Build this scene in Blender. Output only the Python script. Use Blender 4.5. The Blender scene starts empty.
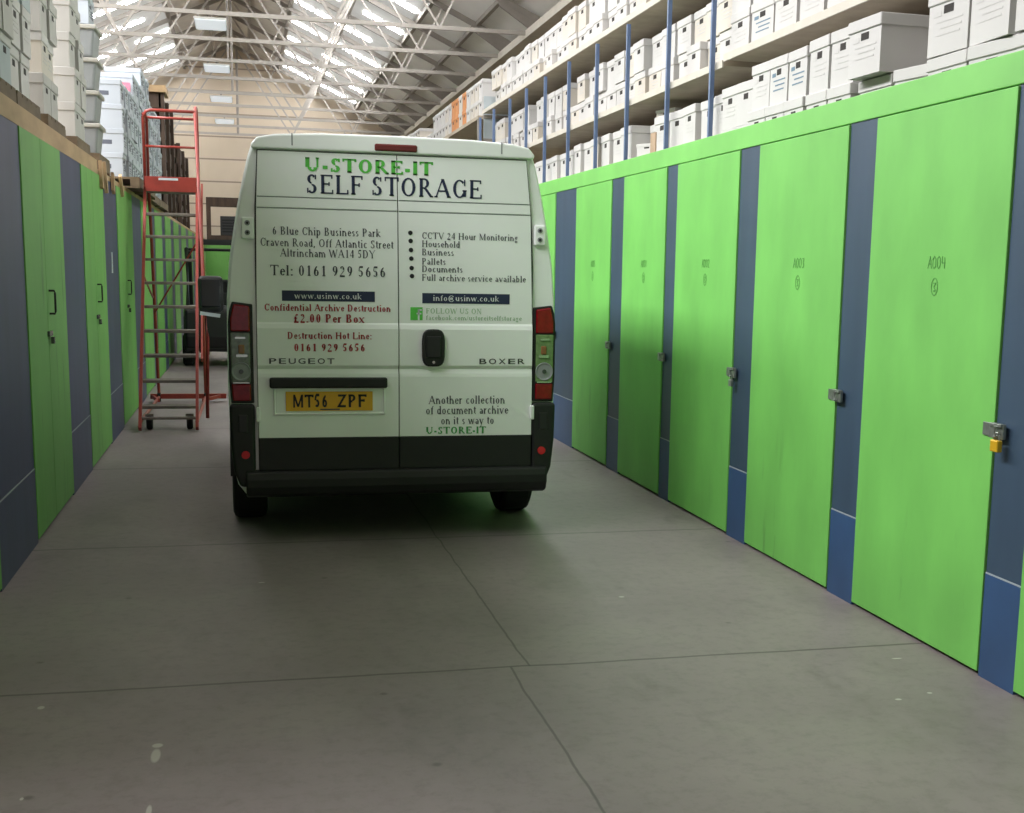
import bpy, math, random
from mathutils import Matrix, Vector
SC = bpy.context.scene
COL = SC.collection
R = math.radians
random.seed(11)

# ------------------------------------------------------------------ camera
W_PX, H_PX, F_PX = 1024, 813, 1284.0
YAW, PITCH, ROLL, PPX, PPY = R(14.35), R(9.22), R(1.11), 574.0, 480.0
fw = Vector((math.sin(YAW) * math.cos(PITCH), math.cos(YAW) * math.cos(PITCH), -math.sin(PITCH)))
rt = Vector((math.cos(YAW), -math.sin(YAW), 0))
up = rt.cross(fw)
r2 = rt * math.cos(ROLL) + up * math.sin(ROLL)
u2 = -rt * math.sin(ROLL) + up * math.cos(ROLL)
cam_data = bpy.data.cameras.new('camera')
cam = bpy.data.objects.new('camera', cam_data)
COL.objects.link(cam)
cam.matrix_world = Matrix(((r2.x, u2.x, -fw.x, 0), (r2.y, u2.y, -fw.y, 0), (r2.z, u2.z, -fw.z, 1.70), (0, 0, 0, 1)))
cam_data.sensor_fit = 'HORIZONTAL'
cam_data.sensor_width = 36.0
cam_data.lens = 36.0 * F_PX / W_PX
cam_data.shift_x = (W_PX / 2 - PPX) / W_PX
cam_data.shift_y = (PPY - H_PX / 2) / W_PX
cam_data.clip_end = 200
SC.camera = cam

# ------------------------------------------------------------------ light
SC.view_settings.view_transform = 'Standard'
SC.view_settings.look = 'None'
SC.view_settings.gamma = 1.0
SC.view_settings.use_curve_mapping = False
SC.view_settings.exposure = 0.0
SC.cycles.max_bounces = 8
SC.cycles.diffuse_bounces = 5
SC.cycles.use_denoising = True
world = bpy.data.worlds.new('overcast_sky')
SC.world = world
world.use_nodes = True
bg = world.node_tree.nodes['Background']
bg.inputs[0].default_value = (0.9, 0.95, 1.0, 1)
bg.inputs[1].default_value = 0.5

# roof geometry shared by the lights, the roof and the trusses
RIDGE_X, RIDGE_Z, SLOPE, HALF = -0.3, 8.9, 0.465, 5.65
def roof_z(x): return RIDGE_Z - SLOPE * abs(x - RIDGE_X)
GL0, GL1 = 1.6, 3.95            # glazing band, measured out from the ridge

def skylight_lamp(name, side, y0, y1, energy):
    """daylight coming in through the glazed band of the roof"""
    d = bpy.data.lights.new(name, 'AREA')
    d.shape = 'RECTANGLE'
    d.size = 1.25                  # the lower panes, set low to keep the left floor shaded
    d.size_y = y1 - y0
    d.energy = energy
    d.color = (0.99, 0.99, 1.0)
    o = bpy.data.objects.new(name, d)
    COL.objects.link(o)
    xm = RIDGE_X + side * 3.35
    o.location = (xm, (y0 + y1) / 2, roof_z(xm) - 0.06)
    o.rotation_euler = (0, side * math.atan(SLOPE), 0)
    return o
skylight_lamp('skylight_daylight_west', -1, 6.8, 20.0, 1500)
skylight_lamp('skylight_daylight_west_near', -1, 2.6, 6.8, 600)
skylight_lamp('skylight_daylight_east', 1, 13.0, 21.0, 240)

# unseen door opening, added at the near end to let sky light in
DOOR = (-0.6, 3.0, 3.9)         # x from, x to, height
# ------------------------------------------------------------------ materials
def srgb(r, g, b):
    f = lambda c: (c / 255 / 12.92) if c <= 10.3 else ((c / 255 + 0.055) / 1.055) ** 2.4
    return (f(r), f(g), f(b), 1)

def mat(name, rgb, rough=0.6, metal=0.0, var=0.08, scale=6.0, stretch=(1, 1, 1), bump=0.0, emit=0.0, rgb2=None, spec=0.5):
    """painted / raw surface: base colour broken up by procedural noise"""
    m = bpy.data.materials.new(name)
    m.use_nodes = True
    nt = m.node_tree
    b = nt.nodes['Principled BSDF']
    b.inputs['Roughness'].default_value = rough
    b.inputs['Metallic'].default_value = metal
    b.inputs['Specular IOR Level'].default_value = spec
    c = srgb(*rgb)
    tc = nt.nodes.new('ShaderNodeTexCoord')
    mp = nt.nodes.new('ShaderNodeMapping')
    mp.inputs['Scale'].default_value = stretch
    nt.links.new(tc.outputs['Object'], mp.inputs[0])
    nz = nt.nodes.new('ShaderNodeTexNoise')
    nz.inputs['Scale'].default_value = scale
    nz.inputs['Detail'].default_value = 5
    nt.links.new(mp.outputs[0], nz.inputs['Vector'])
    rp = nt.nodes.new('ShaderNodeValToRGB')
    rp.color_ramp.elements[0].position = 0.3
    rp.color_ramp.elements[1].position = 0.72
    c2 = srgb(*rgb2) if rgb2 else tuple(min(1, v * (1 + var)) for v in c[:3]) + (1,)
    c1 = tuple(v * (1 - var) for v in c[:3]) + (1,)
    rp.color_ramp.elements[0].color = c1
    rp.color_ramp.elements[1].color = c2
    nt.links.new(nz.outputs['Fac'], rp.inputs[0])
    nt.links.new(rp.outputs[0], b.inputs['Base Color'])
    if bump:
        bp = nt.nodes.new('ShaderNodeBump')
        bp.inputs['Strength'].default_value = bump
        bp.inputs['Distance'].default_value = 0.01
        nt.links.new(nz.outputs['Fac'], bp.inputs['Height'])
        nt.links.new(bp.outputs[0], b.inputs['Normal'])
    if emit:
        nt.links.new(rp.outputs[0], b.inputs['Emission Color'])
        b.inputs['Emission Strength'].default_value = emit
    return m

def add_scuffs(m, rgb, scale=(9, 9, 1.2), thresh=0.62, amount=0.6, zlo=None, zhi=None):
    """wear and drips with a shape of their own, optionally limited to a band of heights"""
    nt = m.node_tree
    b = nt.nodes['Principled BSDF']
    src = b.inputs['Base Color'].links[0].from_socket
    tc = nt.nodes.new('ShaderNodeTexCoord')
    mp = nt.nodes.new('ShaderNodeMapping')
    mp.inputs['Scale'].default_value = scale
    nt.links.new(tc.outputs['Object'], mp.inputs[0])
    nz = nt.nodes.new('ShaderNodeTexNoise')
    nz.inputs['Scale'].default_value = 1.0
    nz.inputs['Detail'].default_value = 6
    nz.inputs['Roughness'].default_value = 0.65
    nt.links.new(mp.outputs[0], nz.inputs['Vector'])
    mr = nt.nodes.new('ShaderNodeMapRange')
    mr.inputs['From Min'].default_value = thresh
    mr.inputs['From Max'].default_value = thresh + 0.12
    mr.inputs['To Max'].default_value = amount
    nt.links.new(nz.outputs['Fac'], mr.inputs['Value'])
    fac = mr.outputs[0]
    if zlo is not None:
        sp = nt.nodes.new('ShaderNodeSeparateXYZ')
        nt.links.new(tc.outputs['Object'], sp.inputs[0])
        m2 = nt.nodes.new('ShaderNodeMapRange')
        m2.inputs['From Min'].default_value = zlo
        m2.inputs['From Max'].default_value = zhi
        m2.inputs['To Min'].default_value = 1
        m2.inputs['To Max'].default_value = 0
        nt.links.new(sp.outputs['Z'], m2.inputs['Value'])
        mu = nt.nodes.new('ShaderNodeMath')
        mu.operation = 'MULTIPLY'
        nt.links.new(fac, mu.inputs[0])
        nt.links.new(m2.outputs[0], mu.inputs[1])
        fac = mu.outputs[0]
    mx = nt.nodes.new('ShaderNodeMixRGB')
    mx.inputs[2].default_value = srgb(*rgb)
    nt.links.new(fac, mx.inputs[0])
    nt.links.new(src, mx.inputs[1])
    nt.links.new(mx.outputs[0], b.inputs['Base Color'])

def glow(name, rgb, strength, var=0.0):
    m = mat(name, rgb, 0.5, var=var, scale=3)
    b = m.node_tree.nodes['Principled BSDF']
    src = b.inputs['Base Color'].links[0].from_socket
    m.node_tree.links.new(src, b.inputs['Emission Color'])
    b.inputs['Emission Strength'].default_value = strength
    return m

M = {}
M['green'] = mat('green_painted_plywood', (110, 184, 85), 0.55, var=0.11, scale=3.2, stretch=(1, 1.0, 0.5), bump=0.12)
add_scuffs(M['green'], (62, 110, 52), (7, 7, 1.1), 0.60, 0.55, 0.1, 1.1)
M['green_fascia'] = mat('green_painted_fascia', (116, 189, 91), 0.55, var=0.09, scale=2.5, bump=0.08)
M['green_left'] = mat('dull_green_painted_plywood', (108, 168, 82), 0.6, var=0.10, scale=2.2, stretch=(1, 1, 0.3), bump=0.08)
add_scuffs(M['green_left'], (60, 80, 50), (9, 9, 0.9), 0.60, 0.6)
M['navy'] = mat('navy_painted_plywood', (52, 72, 92), 0.5, var=0.12, scale=3, stretch=(2, 2, 0.4), bump=0.06)
M['navy_low'] = mat('blue_painted_kick_board', (44, 74, 112), 0.5, var=0.12, scale=3, bump=0.06)
add_scuffs(M['navy_low'], (110, 125, 150), (4, 4, 4), 0.66, 0.35)
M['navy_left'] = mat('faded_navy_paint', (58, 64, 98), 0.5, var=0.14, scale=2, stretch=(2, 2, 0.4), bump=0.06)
M['seam'] = mat('pale_board_edge', (150, 160, 165), 0.7)
M['wood'] = mat('raw_plywood_edge', (176, 148, 112), 0.75, var=0.18, scale=7, stretch=(1, 0.3, 1), bump=0.2)
M['pallet'] = mat('weathered_pallet_wood', (108, 92, 72), 0.85, var=0.28, scale=9, stretch=(1, 0.3, 1), bump=0.3)
M['dark_wood'] = mat('dark_stained_timber', (70, 56, 46), 0.8, var=0.3, scale=8, stretch=(1, 1, 0.2), bump=0.2)
M['box'] = mat('white_archive_board', (198, 196, 194), 0.75, var=0.04, scale=3)
M['box_warm'] = mat('cream_archive_board', (202, 195, 184), 0.75, var=0.05, scale=3)
M['box_grey'] = mat('greyed_archive_board', (184, 182, 178), 0.8, var=0.06, scale=3)
M['box_blue'] = mat('bluish_grey_board', (172, 182, 186), 0.8, var=0.07, scale=3)
M['box_cool'] = mat('cool_white_board', (178, 185, 194), 0.75, var=0.05, scale=3)
M['box_orange'] = mat('orange_carton_board', (205, 140, 88), 0.8, var=0.08, scale=3)
M['crate'] = mat('grey_plastic_crate', (142, 146, 148), 0.5, var=0.06, scale=3)
M['crate_rim'] = mat('pale_grey_crate_rim', (168, 166, 158), 0.5, var=0.06, scale=3)
M['hole'] = mat('hand_hole_shadow', (52, 48, 46), 0.9)
M['print'] = mat('grey_print', (196, 194, 192), 0.8)
M['print_blue'] = mat('slate_blue_print', (104, 128, 146), 0.8)
M['print_dark'] = mat('charcoal_print', (92, 96, 108), 0.8)
M['pink'] = mat('pink_paper', (238, 120, 140), 0.8)
M['cardboard'] = mat('brown_cardboard', (172, 148, 124), 0.85, var=0.1)
M['steel_blue'] = mat('blue_painted_steel', (96, 116, 150), 0.45, var=0.08, scale=12)
M['steel_grey'] = mat('grey_rack_steel', (150, 148, 142), 0.5, var=0.08)
M['shelf'] = mat('chipboard_shelf', (168, 156, 138), 0.8, var=0.12, scale=6)
M['shelf_edge'] = mat('pale_shelf_beam', (196, 190, 178), 0.6, var=0.06)
M['truss_grey'] = mat('grey_painted_truss_steel', (170, 164, 157), 0.5, var=0.07)
M['roof'] = mat('grey_roof_sheeting', (236, 235, 233), 0.8, var=0.03, scale=2)
M['roof_dark'] = mat('dark_ridge_sheeting', (206, 200, 192), 0.8, var=0.10, scale=2)
M['truss'] = mat('dark_bracket_steel', (146, 140, 133), 0.6, var=0.08)
M['cream'] = mat('cream_wall_render', (206, 192, 172), 0.8, var=0.04, scale=2)
M['brownwall'] = mat('brown_brick_wall', (120, 108, 92), 0.85, var=0.12, scale=4)
M['glazing'] = glow('frosted_roof_glazing', (150, 150, 148), 1.15, 0.07)
M['sky_strip'] = glow('clear_roof_light', (255, 255, 255), 36)
M['lamp'] = glow('fluorescent_diffuser', (222, 230, 238), 0.7)
M['white_metal'] = mat('white_enamel_tray', (215, 215, 210), 0.4)
M['red'] = mat('red_painted_steel', (148, 54, 44), 0.45, var=0.15, scale=10)
M['tread'] = mat('worn_grey_tread', (120, 112, 104), 0.6, var=0.2, scale=14)
M['rubber'] = mat('black_rubber', (18, 19, 20), 0.8, var=0.15, scale=8)
M['black_plastic'] = mat('black_bumper_plastic', (21, 24, 23), 0.55, var=0.12, scale=8)
M['black_gloss'] = mat('dark_machine_paint', (30, 32, 33), 0.4, var=0.1)
M['van'] = mat('white_van_paint', (238, 243, 240), 0.34, var=0.015, scale=2)
M['van_seal'] = mat('dark_door_seal', (52, 58, 54), 0.8)
M['glass_dark'] = mat('dark_van_glass', (28, 34, 36), 0.08)
M['lens_red'] = mat('red_lens', (128, 10, 22), 0.15, var=0.2, scale=30)
M['lens_red_dark'] = mat('dull_red_lens', (104, 44, 40), 0.25, var=0.1)
M['lens_clear'] = mat('clear_lens', (112, 118, 108), 0.12, var=0.25, scale=40)
M['lens_reflect'] = mat('clear_lens_painted_reflection', (112, 140, 92), 0.12, var=0.2, scale=40)  # green door reflection painted into the clear lens colour
M['amber'] = mat('amber_bulb', (140, 96, 62), 0.2)
M['chrome'] = mat('bright_reflector', (205, 208, 200), 0.15, metal=0.8)
M['reflector'] = mat('red_reflector', (196, 36, 40), 0.2)
M['plate'] = mat('yellow_number_plate', (226, 170, 30), 0.35, var=0.03)
M['ink_black'] = mat('black_lettering', (24, 26, 30), 0.5)
M['ink_grey'] = mat('dark_grey_lettering', (66, 72, 78), 0.5)
M['ink_navy'] = mat('navy_lettering', (34, 44, 74), 0.5)
M['ink_red'] = mat('red_lettering', (168, 44, 52), 0.5)
M['ink_green'] = mat('green_lettering', (88, 190, 74), 0.5)
M['ink_green_dark'] = mat('mid_green_lettering', (70, 160, 84), 0.5)
M['ink_pale'] = mat('faded_green_lettering', (158, 190, 156), 0.5)
M['ink_white'] = mat('white_lettering', (226, 230, 232), 0.5)
M['badge'] = mat('chrome_badge', (84, 90, 88), 0.25, metal=0.5)
M['pen'] = mat('dark_marker_pen', (84, 150, 68), 0.7)
M['galv'] = mat('galvanised_steel', (150, 156, 150), 0.35, metal=0.7, var=0.2, scale=30)
M['brass'] = mat('brass_padlock', (214, 170, 40), 0.3, metal=0.3)
M['sign_white'] = mat('white_sign_plate', (196, 204, 210), 0.6)

# ------------------------------------------------------------------ mesh helpers
class MB:
    def __init__(s): s.v, s.f, s.mi = [], [], []
    def add(s, vs, fs, mi=0):
        n = len(s.v)
        s.v += [tuple(p) for p in vs]
        s.f += [tuple(i + n for i in f) for f in fs]
        s.mi += [mi] * len(fs)
        return s
    def box(s, x0, x1, y0, y1, z0, z1, mi=0):
        vs = [(x, y, z) for z in (z0, z1) for y in (y0, y1) for x in (x0, x1)]
        return s.add(vs, [(0, 2, 3, 1), (4, 5, 7, 6), (0, 1, 5, 4), (2, 6, 7, 3), (0, 4, 6, 2), (1, 3, 7, 5)], mi)
    def taper(s, x0, x1, y0, y1, z0, z1, t, mi=0):
        """box whose base is inset by t"""
        vs = [(x0 + t, y0 + t, z0), (x1 - t, y0 + t, z0), (x0 + t, y1 - t, z0), (x1 - t, y1 - t, z0), (x0, y0, z1), (x1, y0, z1), (x0, y1, z1), (x1, y1, z1)]
        return s.add(vs, [(0, 2, 3, 1), (4, 5, 7, 6), (0, 1, 5, 4), (2, 6, 7, 3), (0, 4, 6, 2), (1, 3, 7, 5)], mi)
    def tube(s, pts, r, n=10, mi=0, cap=True):
        pts = [Vector(p) for p in pts]
        rings = []
        for i, p in enumerate(pts):
            a = pts[max(i - 1, 0)]; b = pts[min(i + 1, len(pts) - 1)]
            t = (b - a).normalized()
            ref = Vector((0, 0, 1)) if abs(t.z) < 0.9 else Vector((0, 1, 0))
            u = t.cross(ref).normalized(); w = t.cross(u)
            rr = r[i] if isinstance(r, (list, tuple)) else r
            rings.append([p + (u * math.cos(2 * math.pi * k / n) + w * math.sin(2 * math.pi * k / n)) * rr for k in range(n)])
        vs = [q for g in rings for q in g]
        fs = []
        for i in range(len(pts) - 1):
            for k in range(n):
                fs.append((i * n + k, (i + 1) * n + k, (i + 1) * n + (k + 1) % n, i * n + (k + 1) % n))
        if cap:
            fs.append(tuple(range(n))); fs.append(tuple(reversed(range((len(pts) - 1) * n, len(pts) * n))))
        return s.add(vs, fs, mi)
    def bar(s, a, b, w, h, mi=0, ref=(0, 0, 1)):
        """rectangular bar from a to b; w across, h along ref"""
        a, b = Vector(a), Vector(b)
        t = (b - a).normalized()
        rf = Vector(ref)
        if abs(t.dot(rf)) > 0.98: rf = Vector((0, 1, 0))
        u = t.cross(rf).normalized(); q = u.cross(t)
        vs = []
        for p in (a, b):
            for i, j in ((-1, -1), (1, -1), (1, 1), (-1, 1)):
                vs.append(p + u * (w / 2 * i) + q * (h / 2 * j))
        return s.add(vs, [(0, 1, 2, 3), (7, 6, 5, 4), (0, 4, 5, 1), (1, 5, 6, 2), (2, 6, 7, 3), (3, 7, 4, 0)], mi)
    def disc(s, c, r, axis, depth, n=16, mi=0):
        a = Vector(c); ax = Vector(axis).normalized()
        return s.tube([a, a + ax * depth], r, n, mi)
    def prism(s, poly, d0, d1, plane='xz', mi=0):
        """outline extruded along the remaining axis"""
        def P(p, d):
            return {'xz': (p[0], d, p[1]), 'yz': (d, p[0], p[1]), 'xy': (p[0], p[1], d)}[plane]
        n = len(poly)
        vs = [P(p, d0) for p in poly] + [P(p, d1) for p in poly]
        fs = [tuple(range(n)), tuple(reversed(range(n, 2 * n)))] + [(i, i + n, (i + 1) % n + n, (i + 1) % n) for i in range(n)]
        return s.add(vs, fs, mi)
    def lathe(s, prof, c, axis='x', n=28, mi=0):
        """prof: (radius, along) pairs revolved about an axis through c"""
        vs = []
        for r, a in prof:
            for k in range(n):
                t = 2 * math.pi * k / n
                p = {'x': (a, r * math.cos(t), r * math.sin(t)), 'z': (r * math.cos(t), r * math.sin(t), a), 'y': (r * math.cos(t), a, r * math.sin(t))}[axis]
                vs.append((p[0] + c[0], p[1] + c[1], p[2] + c[2]))
        fs = []
        for i in range(len(prof) - 1):
            for k in range(n):
                fs.append((i * n + k, i * n + (k + 1) % n, (i + 1) * n + (k + 1) % n, (i + 1) * n + k))
        fs.append(tuple(range(n))); fs.append(tuple(reversed(range((len(prof) - 1) * n, len(prof) * n))))
        return s.add(vs, fs, mi)
    def mesh(s, name, mats, smooth=False):
        me = bpy.data.meshes.new(name)
        me.from_pydata(s.v, [], s.f)
        if not isinstance(mats, (list, tuple)): mats = [mats]
        for m in mats: me.materials.append(m)
        me.polygons.foreach_set('material_index', s.mi)
        me.polygons.foreach_set('use_smooth', [smooth] * len(s.f))
        me.update()
        import bmesh
        bm = bmesh.new(); bm.from_mesh(me)
        bmesh.ops.recalc_face_normals(bm, faces=bm.faces)
        bm.to_mesh(me); bm.free()
        return me
    def build(s, name, mats, parent=None, loc=(0, 0, 0), bevel=0.0, smooth=False, seg=2):
        o = bpy.data.objects.new(name, s.mesh(name, mats, smooth))
        COL.objects.link(o)
        o.location = loc
        if parent: o.parent = parent
        if bevel:
            b = o.modifiers.new('bevel', 'BEVEL')
            b.width = bevel; b.segments = seg; b.limit_method = 'ANGLE'; b.angle_limit = R(40)
        return o

def thing(name, label, cat, loc=(0, 0, 0), rz=0.0, group=None):
    o = bpy.data.objects.new(name, None)
    COL.objects.link(o)
    o.empty_display_size = 0.1
    o.location = loc
    o.rotation_euler = (0, 0, rz)
    return tag(o, label, cat, group)

def tag(o, label, cat, group=None):
    o['label'] = label
    o['category'] = cat
    if group: o['group'] = group
    return o

def struct(o):
    o['kind'] = 'structure'
    return o

def copy_thing(src, loc, rz=0.0, label=None, group=None, scale=None):
    r = src.copy()
    COL.objects.link(r)
    r.location = loc
    r.rotation_euler = (0, 0, rz)
    if scale: r.scale = scale
    if label: r['label'] = label
    if group: r['group'] = group
    for ch in list(src.children):
        c = ch.copy(); COL.objects.link(c); c.parent = r
        for g in list(ch.children):
            d = g.copy(); COL.objects.link(d); d.parent = c
    return r

ORD = ['zeroth', 'first', 'second', 'third', 'fourth', 'fifth', 'sixth', 'seventh', 'eighth', 'ninth', 'tenth', 'eleventh', 'twelfth', 'thirteenth', 'fourteenth', 'fifteenth', 'sixteenth']

# ------------------------------------------------------------------ floor
def floor_material():
    m = mat('worn_concrete', (129, 118, 119), 0.5, var=0.10, scale=0.8, bump=0.05, rgb2=(142, 131, 131))
    nt = m.node_tree
    b = nt.nodes['Principled BSDF']
    tc = nt.nodes.new('ShaderNodeTexCoord')
    sp = nt.nodes.new('ShaderNodeSeparateXYZ')
    nt.links.new(tc.outputs['Object'], sp.inputs[0])
    wob = nt.nodes.new('ShaderNodeTexNoise')
    wob.inputs['Scale'].default_value = 2.5
    wob.inputs['Detail'].default_value = 6
    nt.links.new(tc.outputs['Object'], wob.inputs['Vector'])
    def mth(op, a, c=None):
        n = nt.nodes.new('ShaderNodeMath'); n.operation = op
        for i, v in enumerate((a, c)):
            if v is None: continue
            if isinstance(v, (int, float)): n.inputs[i].default_value = v
            else: nt.links.new(v, n.inputs[i])
        return n.outputs[0]
    w = mth('MULTIPLY', mth('SUBTRACT', wob.outputs['Fac'], 0.5), 0.035)
    def dark(fac, rgb, src):
        mx = nt.nodes.new('ShaderNodeMixRGB')
        mx.inputs[2].default_value = srgb(*rgb)
        nt.links.new(fac, mx.inputs[0]); nt.links.new(src, mx.inputs[1])
        return mx.outputs[0]
    def line(coord, at, width, amt):
        d = mth('ABSOLUTE', mth('SUBTRACT', mth('ADD', coord, w), at))
        mr = nt.nodes.new('ShaderNodeMapRange')
        mr.inputs['From Min'].default_value = width * 0.4
        mr.inputs['From Max'].default_value = width
        mr.inputs['To Min'].default_value = amt
        mr.inputs['To Max'].default_value = 0
        nt.links.new(d, mr.inputs['Value'])
        return mr.outputs[0]
    src = b.inputs['Base Color'].links[0].from_socket
    # broad tyre-worn patches
    for sc, th, rgb, amt in (((0.9, 0.35, 1), 0.52, (88, 84, 78), 0.55), ((2.4, 1.1, 1), 0.60, (78, 74, 68), 0.5), ((0.7, 0.9, 1), 0.56, (142, 138, 130), 0.5)):
        mp = nt.nodes.new('ShaderNodeMapping'); mp.inputs['Scale'].default_value = sc
        mp.inputs['Location'].default_value = (sc[0] * 7.3, th * 40, 0)
        nt.links.new(tc.outputs['Object'], mp.inputs[0])
        nz = nt.nodes.new('ShaderNodeTexNoise'); nz.inputs['Scale'].default_value = 1; nz.inputs['Detail'].default_value = 8
        nz.inputs['Roughness'].default_value = 0.6
        nt.links.new(mp.outputs[0], nz.inputs['Vector'])
        mr = nt.nodes.new('ShaderNodeMapRange')
        mr.inputs['From Min'].default_value = th; mr.inputs['From Max'].default_value = th + 0.16; mr.inputs['To Max'].default_value = amt
        nt.links.new(nz.outputs['Fac'], mr.inputs['Value'])
        src = dark(mr.outputs[0], rgb, src)
    X, Y = sp.outputs['X'], sp.outputs['Y']
    for c, at, wd, am in ((Y, 5.27, 0.013, 0.7), (mth('ADD', X, mth('MULTIPLY', mth('LESS_THAN', Y, 5.27), 0.085)), 1.16, 0.007, 0.65), (Y, 8.03, 0.02, 0.55), (Y, 2.6, 0.016, 0.7), (Y, 11.2, 0.02, 0.6), (Y, 13.9, 0.02, 0.6), (Y, 16.7, 0.02, 0.6)):
        src = dark(line(c, at, wd, am), (52, 49, 46), src)
    nf = nt.nodes.new('ShaderNodeTexNoise'); nf.inputs['Scale'].default_value = 14; nf.inputs['Detail'].default_value = 8; nf.inputs['Roughness'].default_value = 0.75
    nt.links.new(tc.outputs['Object'], nf.inputs['Vector'])
    mr = nt.nodes.new('ShaderNodeMapRange')
    mr.inputs['From Min'].default_value = 0.48; mr.inputs['From Max'].default_value = 0.72; mr.inputs['To Max'].default_value = 0.4
    nt.links.new(nf.outputs['Fac'], mr.inputs['Value'])
    src = dark(mr.outputs[0], (84, 81, 79), src)
    # fine dark specks
    vo = nt.nodes.new('ShaderNodeTexVoronoi'); vo.inputs['Scale'].default_value = 2.2
    nt.links.new(tc.outputs['Object'], vo.inputs['Vector'])
    mr = nt.nodes.new('ShaderNodeMapRange')
    mr.inputs['From Min'].default_value = 0.02; mr.inputs['From Max'].default_value = 0.05; mr.inputs['To Min'].default_value = 0.6; mr.inputs['To Max'].default_value = 0
    nt.links.new(vo.outputs['Distance'], mr.inputs['Value'])
    src = dark(mr.outputs[0], (66, 62, 58), src)
    # spilt white paint and drips: small marks at fixed spots of the slab
    for px, py, rx, ry in ((-0.34, 4.50, 0.016, 0.065), (-0.34, 4.60, 0.018, 0.02), (-0.33, 4.02, 0.009, 0.05), (-0.80, 5.10, 0.014, 0.02), (-0.73, 4.20, 0.006, 0.012), (1.90, 6.36, 0.016, 0.014), (0.05, 7.0, 0.02, 0.01),
                           (2.82, 5.07, 0.03, 0.009), (2.55, 4.55, 0.014, 0.01), (2.72, 4.60, 0.012, 0.01)):
        dx = mth('DIVIDE', mth('SUBTRACT', X, px), rx); dy = mth('DIVIDE', mth('SUBTRACT', Y, py), ry)
        d = mth('ADD', mth('MULTIPLY', dx, dx), mth('MULTIPLY', dy, dy))
        d = mth('ADD', d, mth('MULTIPLY', w, 40))
        mr = nt.nodes.new('ShaderNodeMapRange')
        mr.inputs['From Min'].default_value = 0.5; mr.inputs['From Max'].default_value = 1.2; mr.inputs['To Min'].default_value = 0.8; mr.inputs['To Max'].default_value = 0
        nt.links.new(d, mr.inputs['Value'])
        src = dark(mr.outputs[0], (190, 187, 180), src)
    nt.links.new(src, b.inputs['Base Color'])
    return m
struct(MB().box(-6.2, 5.6, -7, 46.3, -0.2, 0.0).build('floor', floor_material()))

# ------------------------------------------------------------------ shell: walls, roof, glazing
Y0, Y1 = -7.0, 46.0
XL, XR = RIDGE_X - HALF, RIDGE_X + HALF
struct(MB().box(XR, XR + 0.25, Y0, Y1 + 0.3, 0, roof_z(XR) - 0.02).build('wall_right', M['brownwall']))
struct(MB().box(XL - 0.25, XL, Y0, Y1 + 0.3, 0, roof_z(XL) - 0.02).build('wall_left', M['brownwall']))
def gable(name, y0, y1, m):
    mb = MB().prism([(XL, 0), (XR, 0), (XR, roof_z(XR) - .02), (RIDGE_X, RIDGE_Z - .02), (XL, roof_z(XL) - .02)], y0, y1)
    return struct(mb.build(name, m))
def cladding_material():
    m = mat('cream_horizontal_cladding', (208, 194, 174), 0.8, var=0.03, scale=1.5)
    nt = m.node_tree; b = nt.nodes['Principled BSDF']
    src = b.inputs['Base Color'].links[0].from_socket
    tc = nt.nodes.new('ShaderNodeTexCoord'); sp = nt.nodes.new('ShaderNodeSeparateXYZ')
    nt.links.new(tc.outputs['Object'], sp.inputs[0])
    m1 = nt.nodes.new('ShaderNodeMath'); m1.operation = 'MODULO'; m1.inputs[1].default_value = 0.74
    nt.links.new(sp.outputs['Z'], m1.inputs[0])
    m2 = nt.nodes.new('ShaderNodeMath'); m2.operation = 'LESS_THAN'; m2.inputs[1].default_value = 0.05
    nt.links.new(m1.outputs[0], m2.inputs[0])
    mx = nt.nodes.new('ShaderNodeMixRGB'); mx.inputs[2].default_value = srgb(150, 136, 122)
    nt.links.new(m2.outputs[0], mx.inputs[0]); nt.links.new(src, mx.inputs[1]); nt.links.new(mx.outputs[0], b.inputs['Base Color'])
    return m
gable('wall_back', Y1, Y1 + 0.3, cladding_material())
struct(MB().prism([(XL, 0), (DOOR[0], 0), (DOOR[0], DOOR[2]), (DOOR[1], DOOR[2]), (DOOR[1], 0), (XR, 0), (XR, roof_z(XR) - .02), (RIDGE_X, RIDGE_Z - .02), (XL, roof_z(XL) - .02)], Y0 - 0.3, Y0).build('wall_front', M['cream']))

def slab(name, side, d0, d1, m, y0=Y0, y1=Y1 + .3, th=0.08):
    xa, xb = RIDGE_X + side * d0, RIDGE_X + side * d1
    mb = MB().prism([(xa, roof_z(xa)), (xb, roof_z(xb)), (xb, roof_z(xb) + th), (xa, roof_z(xa) + th)], y0, y1)
    return struct(mb.build(name, m))
for sd, nm in ((-1, 'left'), (1, 'right')):
    slab('ceiling', sd, 0, GL0, M['roof_dark'])
    slab('ceiling', sd, GL1, HALF + 0.3, M['roof'])
    slab('window_%d' % (1 if sd < 0 else 2), sd, GL0, GL1, M['glazing'], th=0.03)
    xe = RIDGE_X + sd * HALF
    struct(MB().box(min(xe, xe - sd * .34), max(xe, xe - sd * .34), Y0, Y1, 5.86, 6.0).build('trim_%d' % (2 if sd < 0 else 3), M['shelf_edge']))
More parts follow.
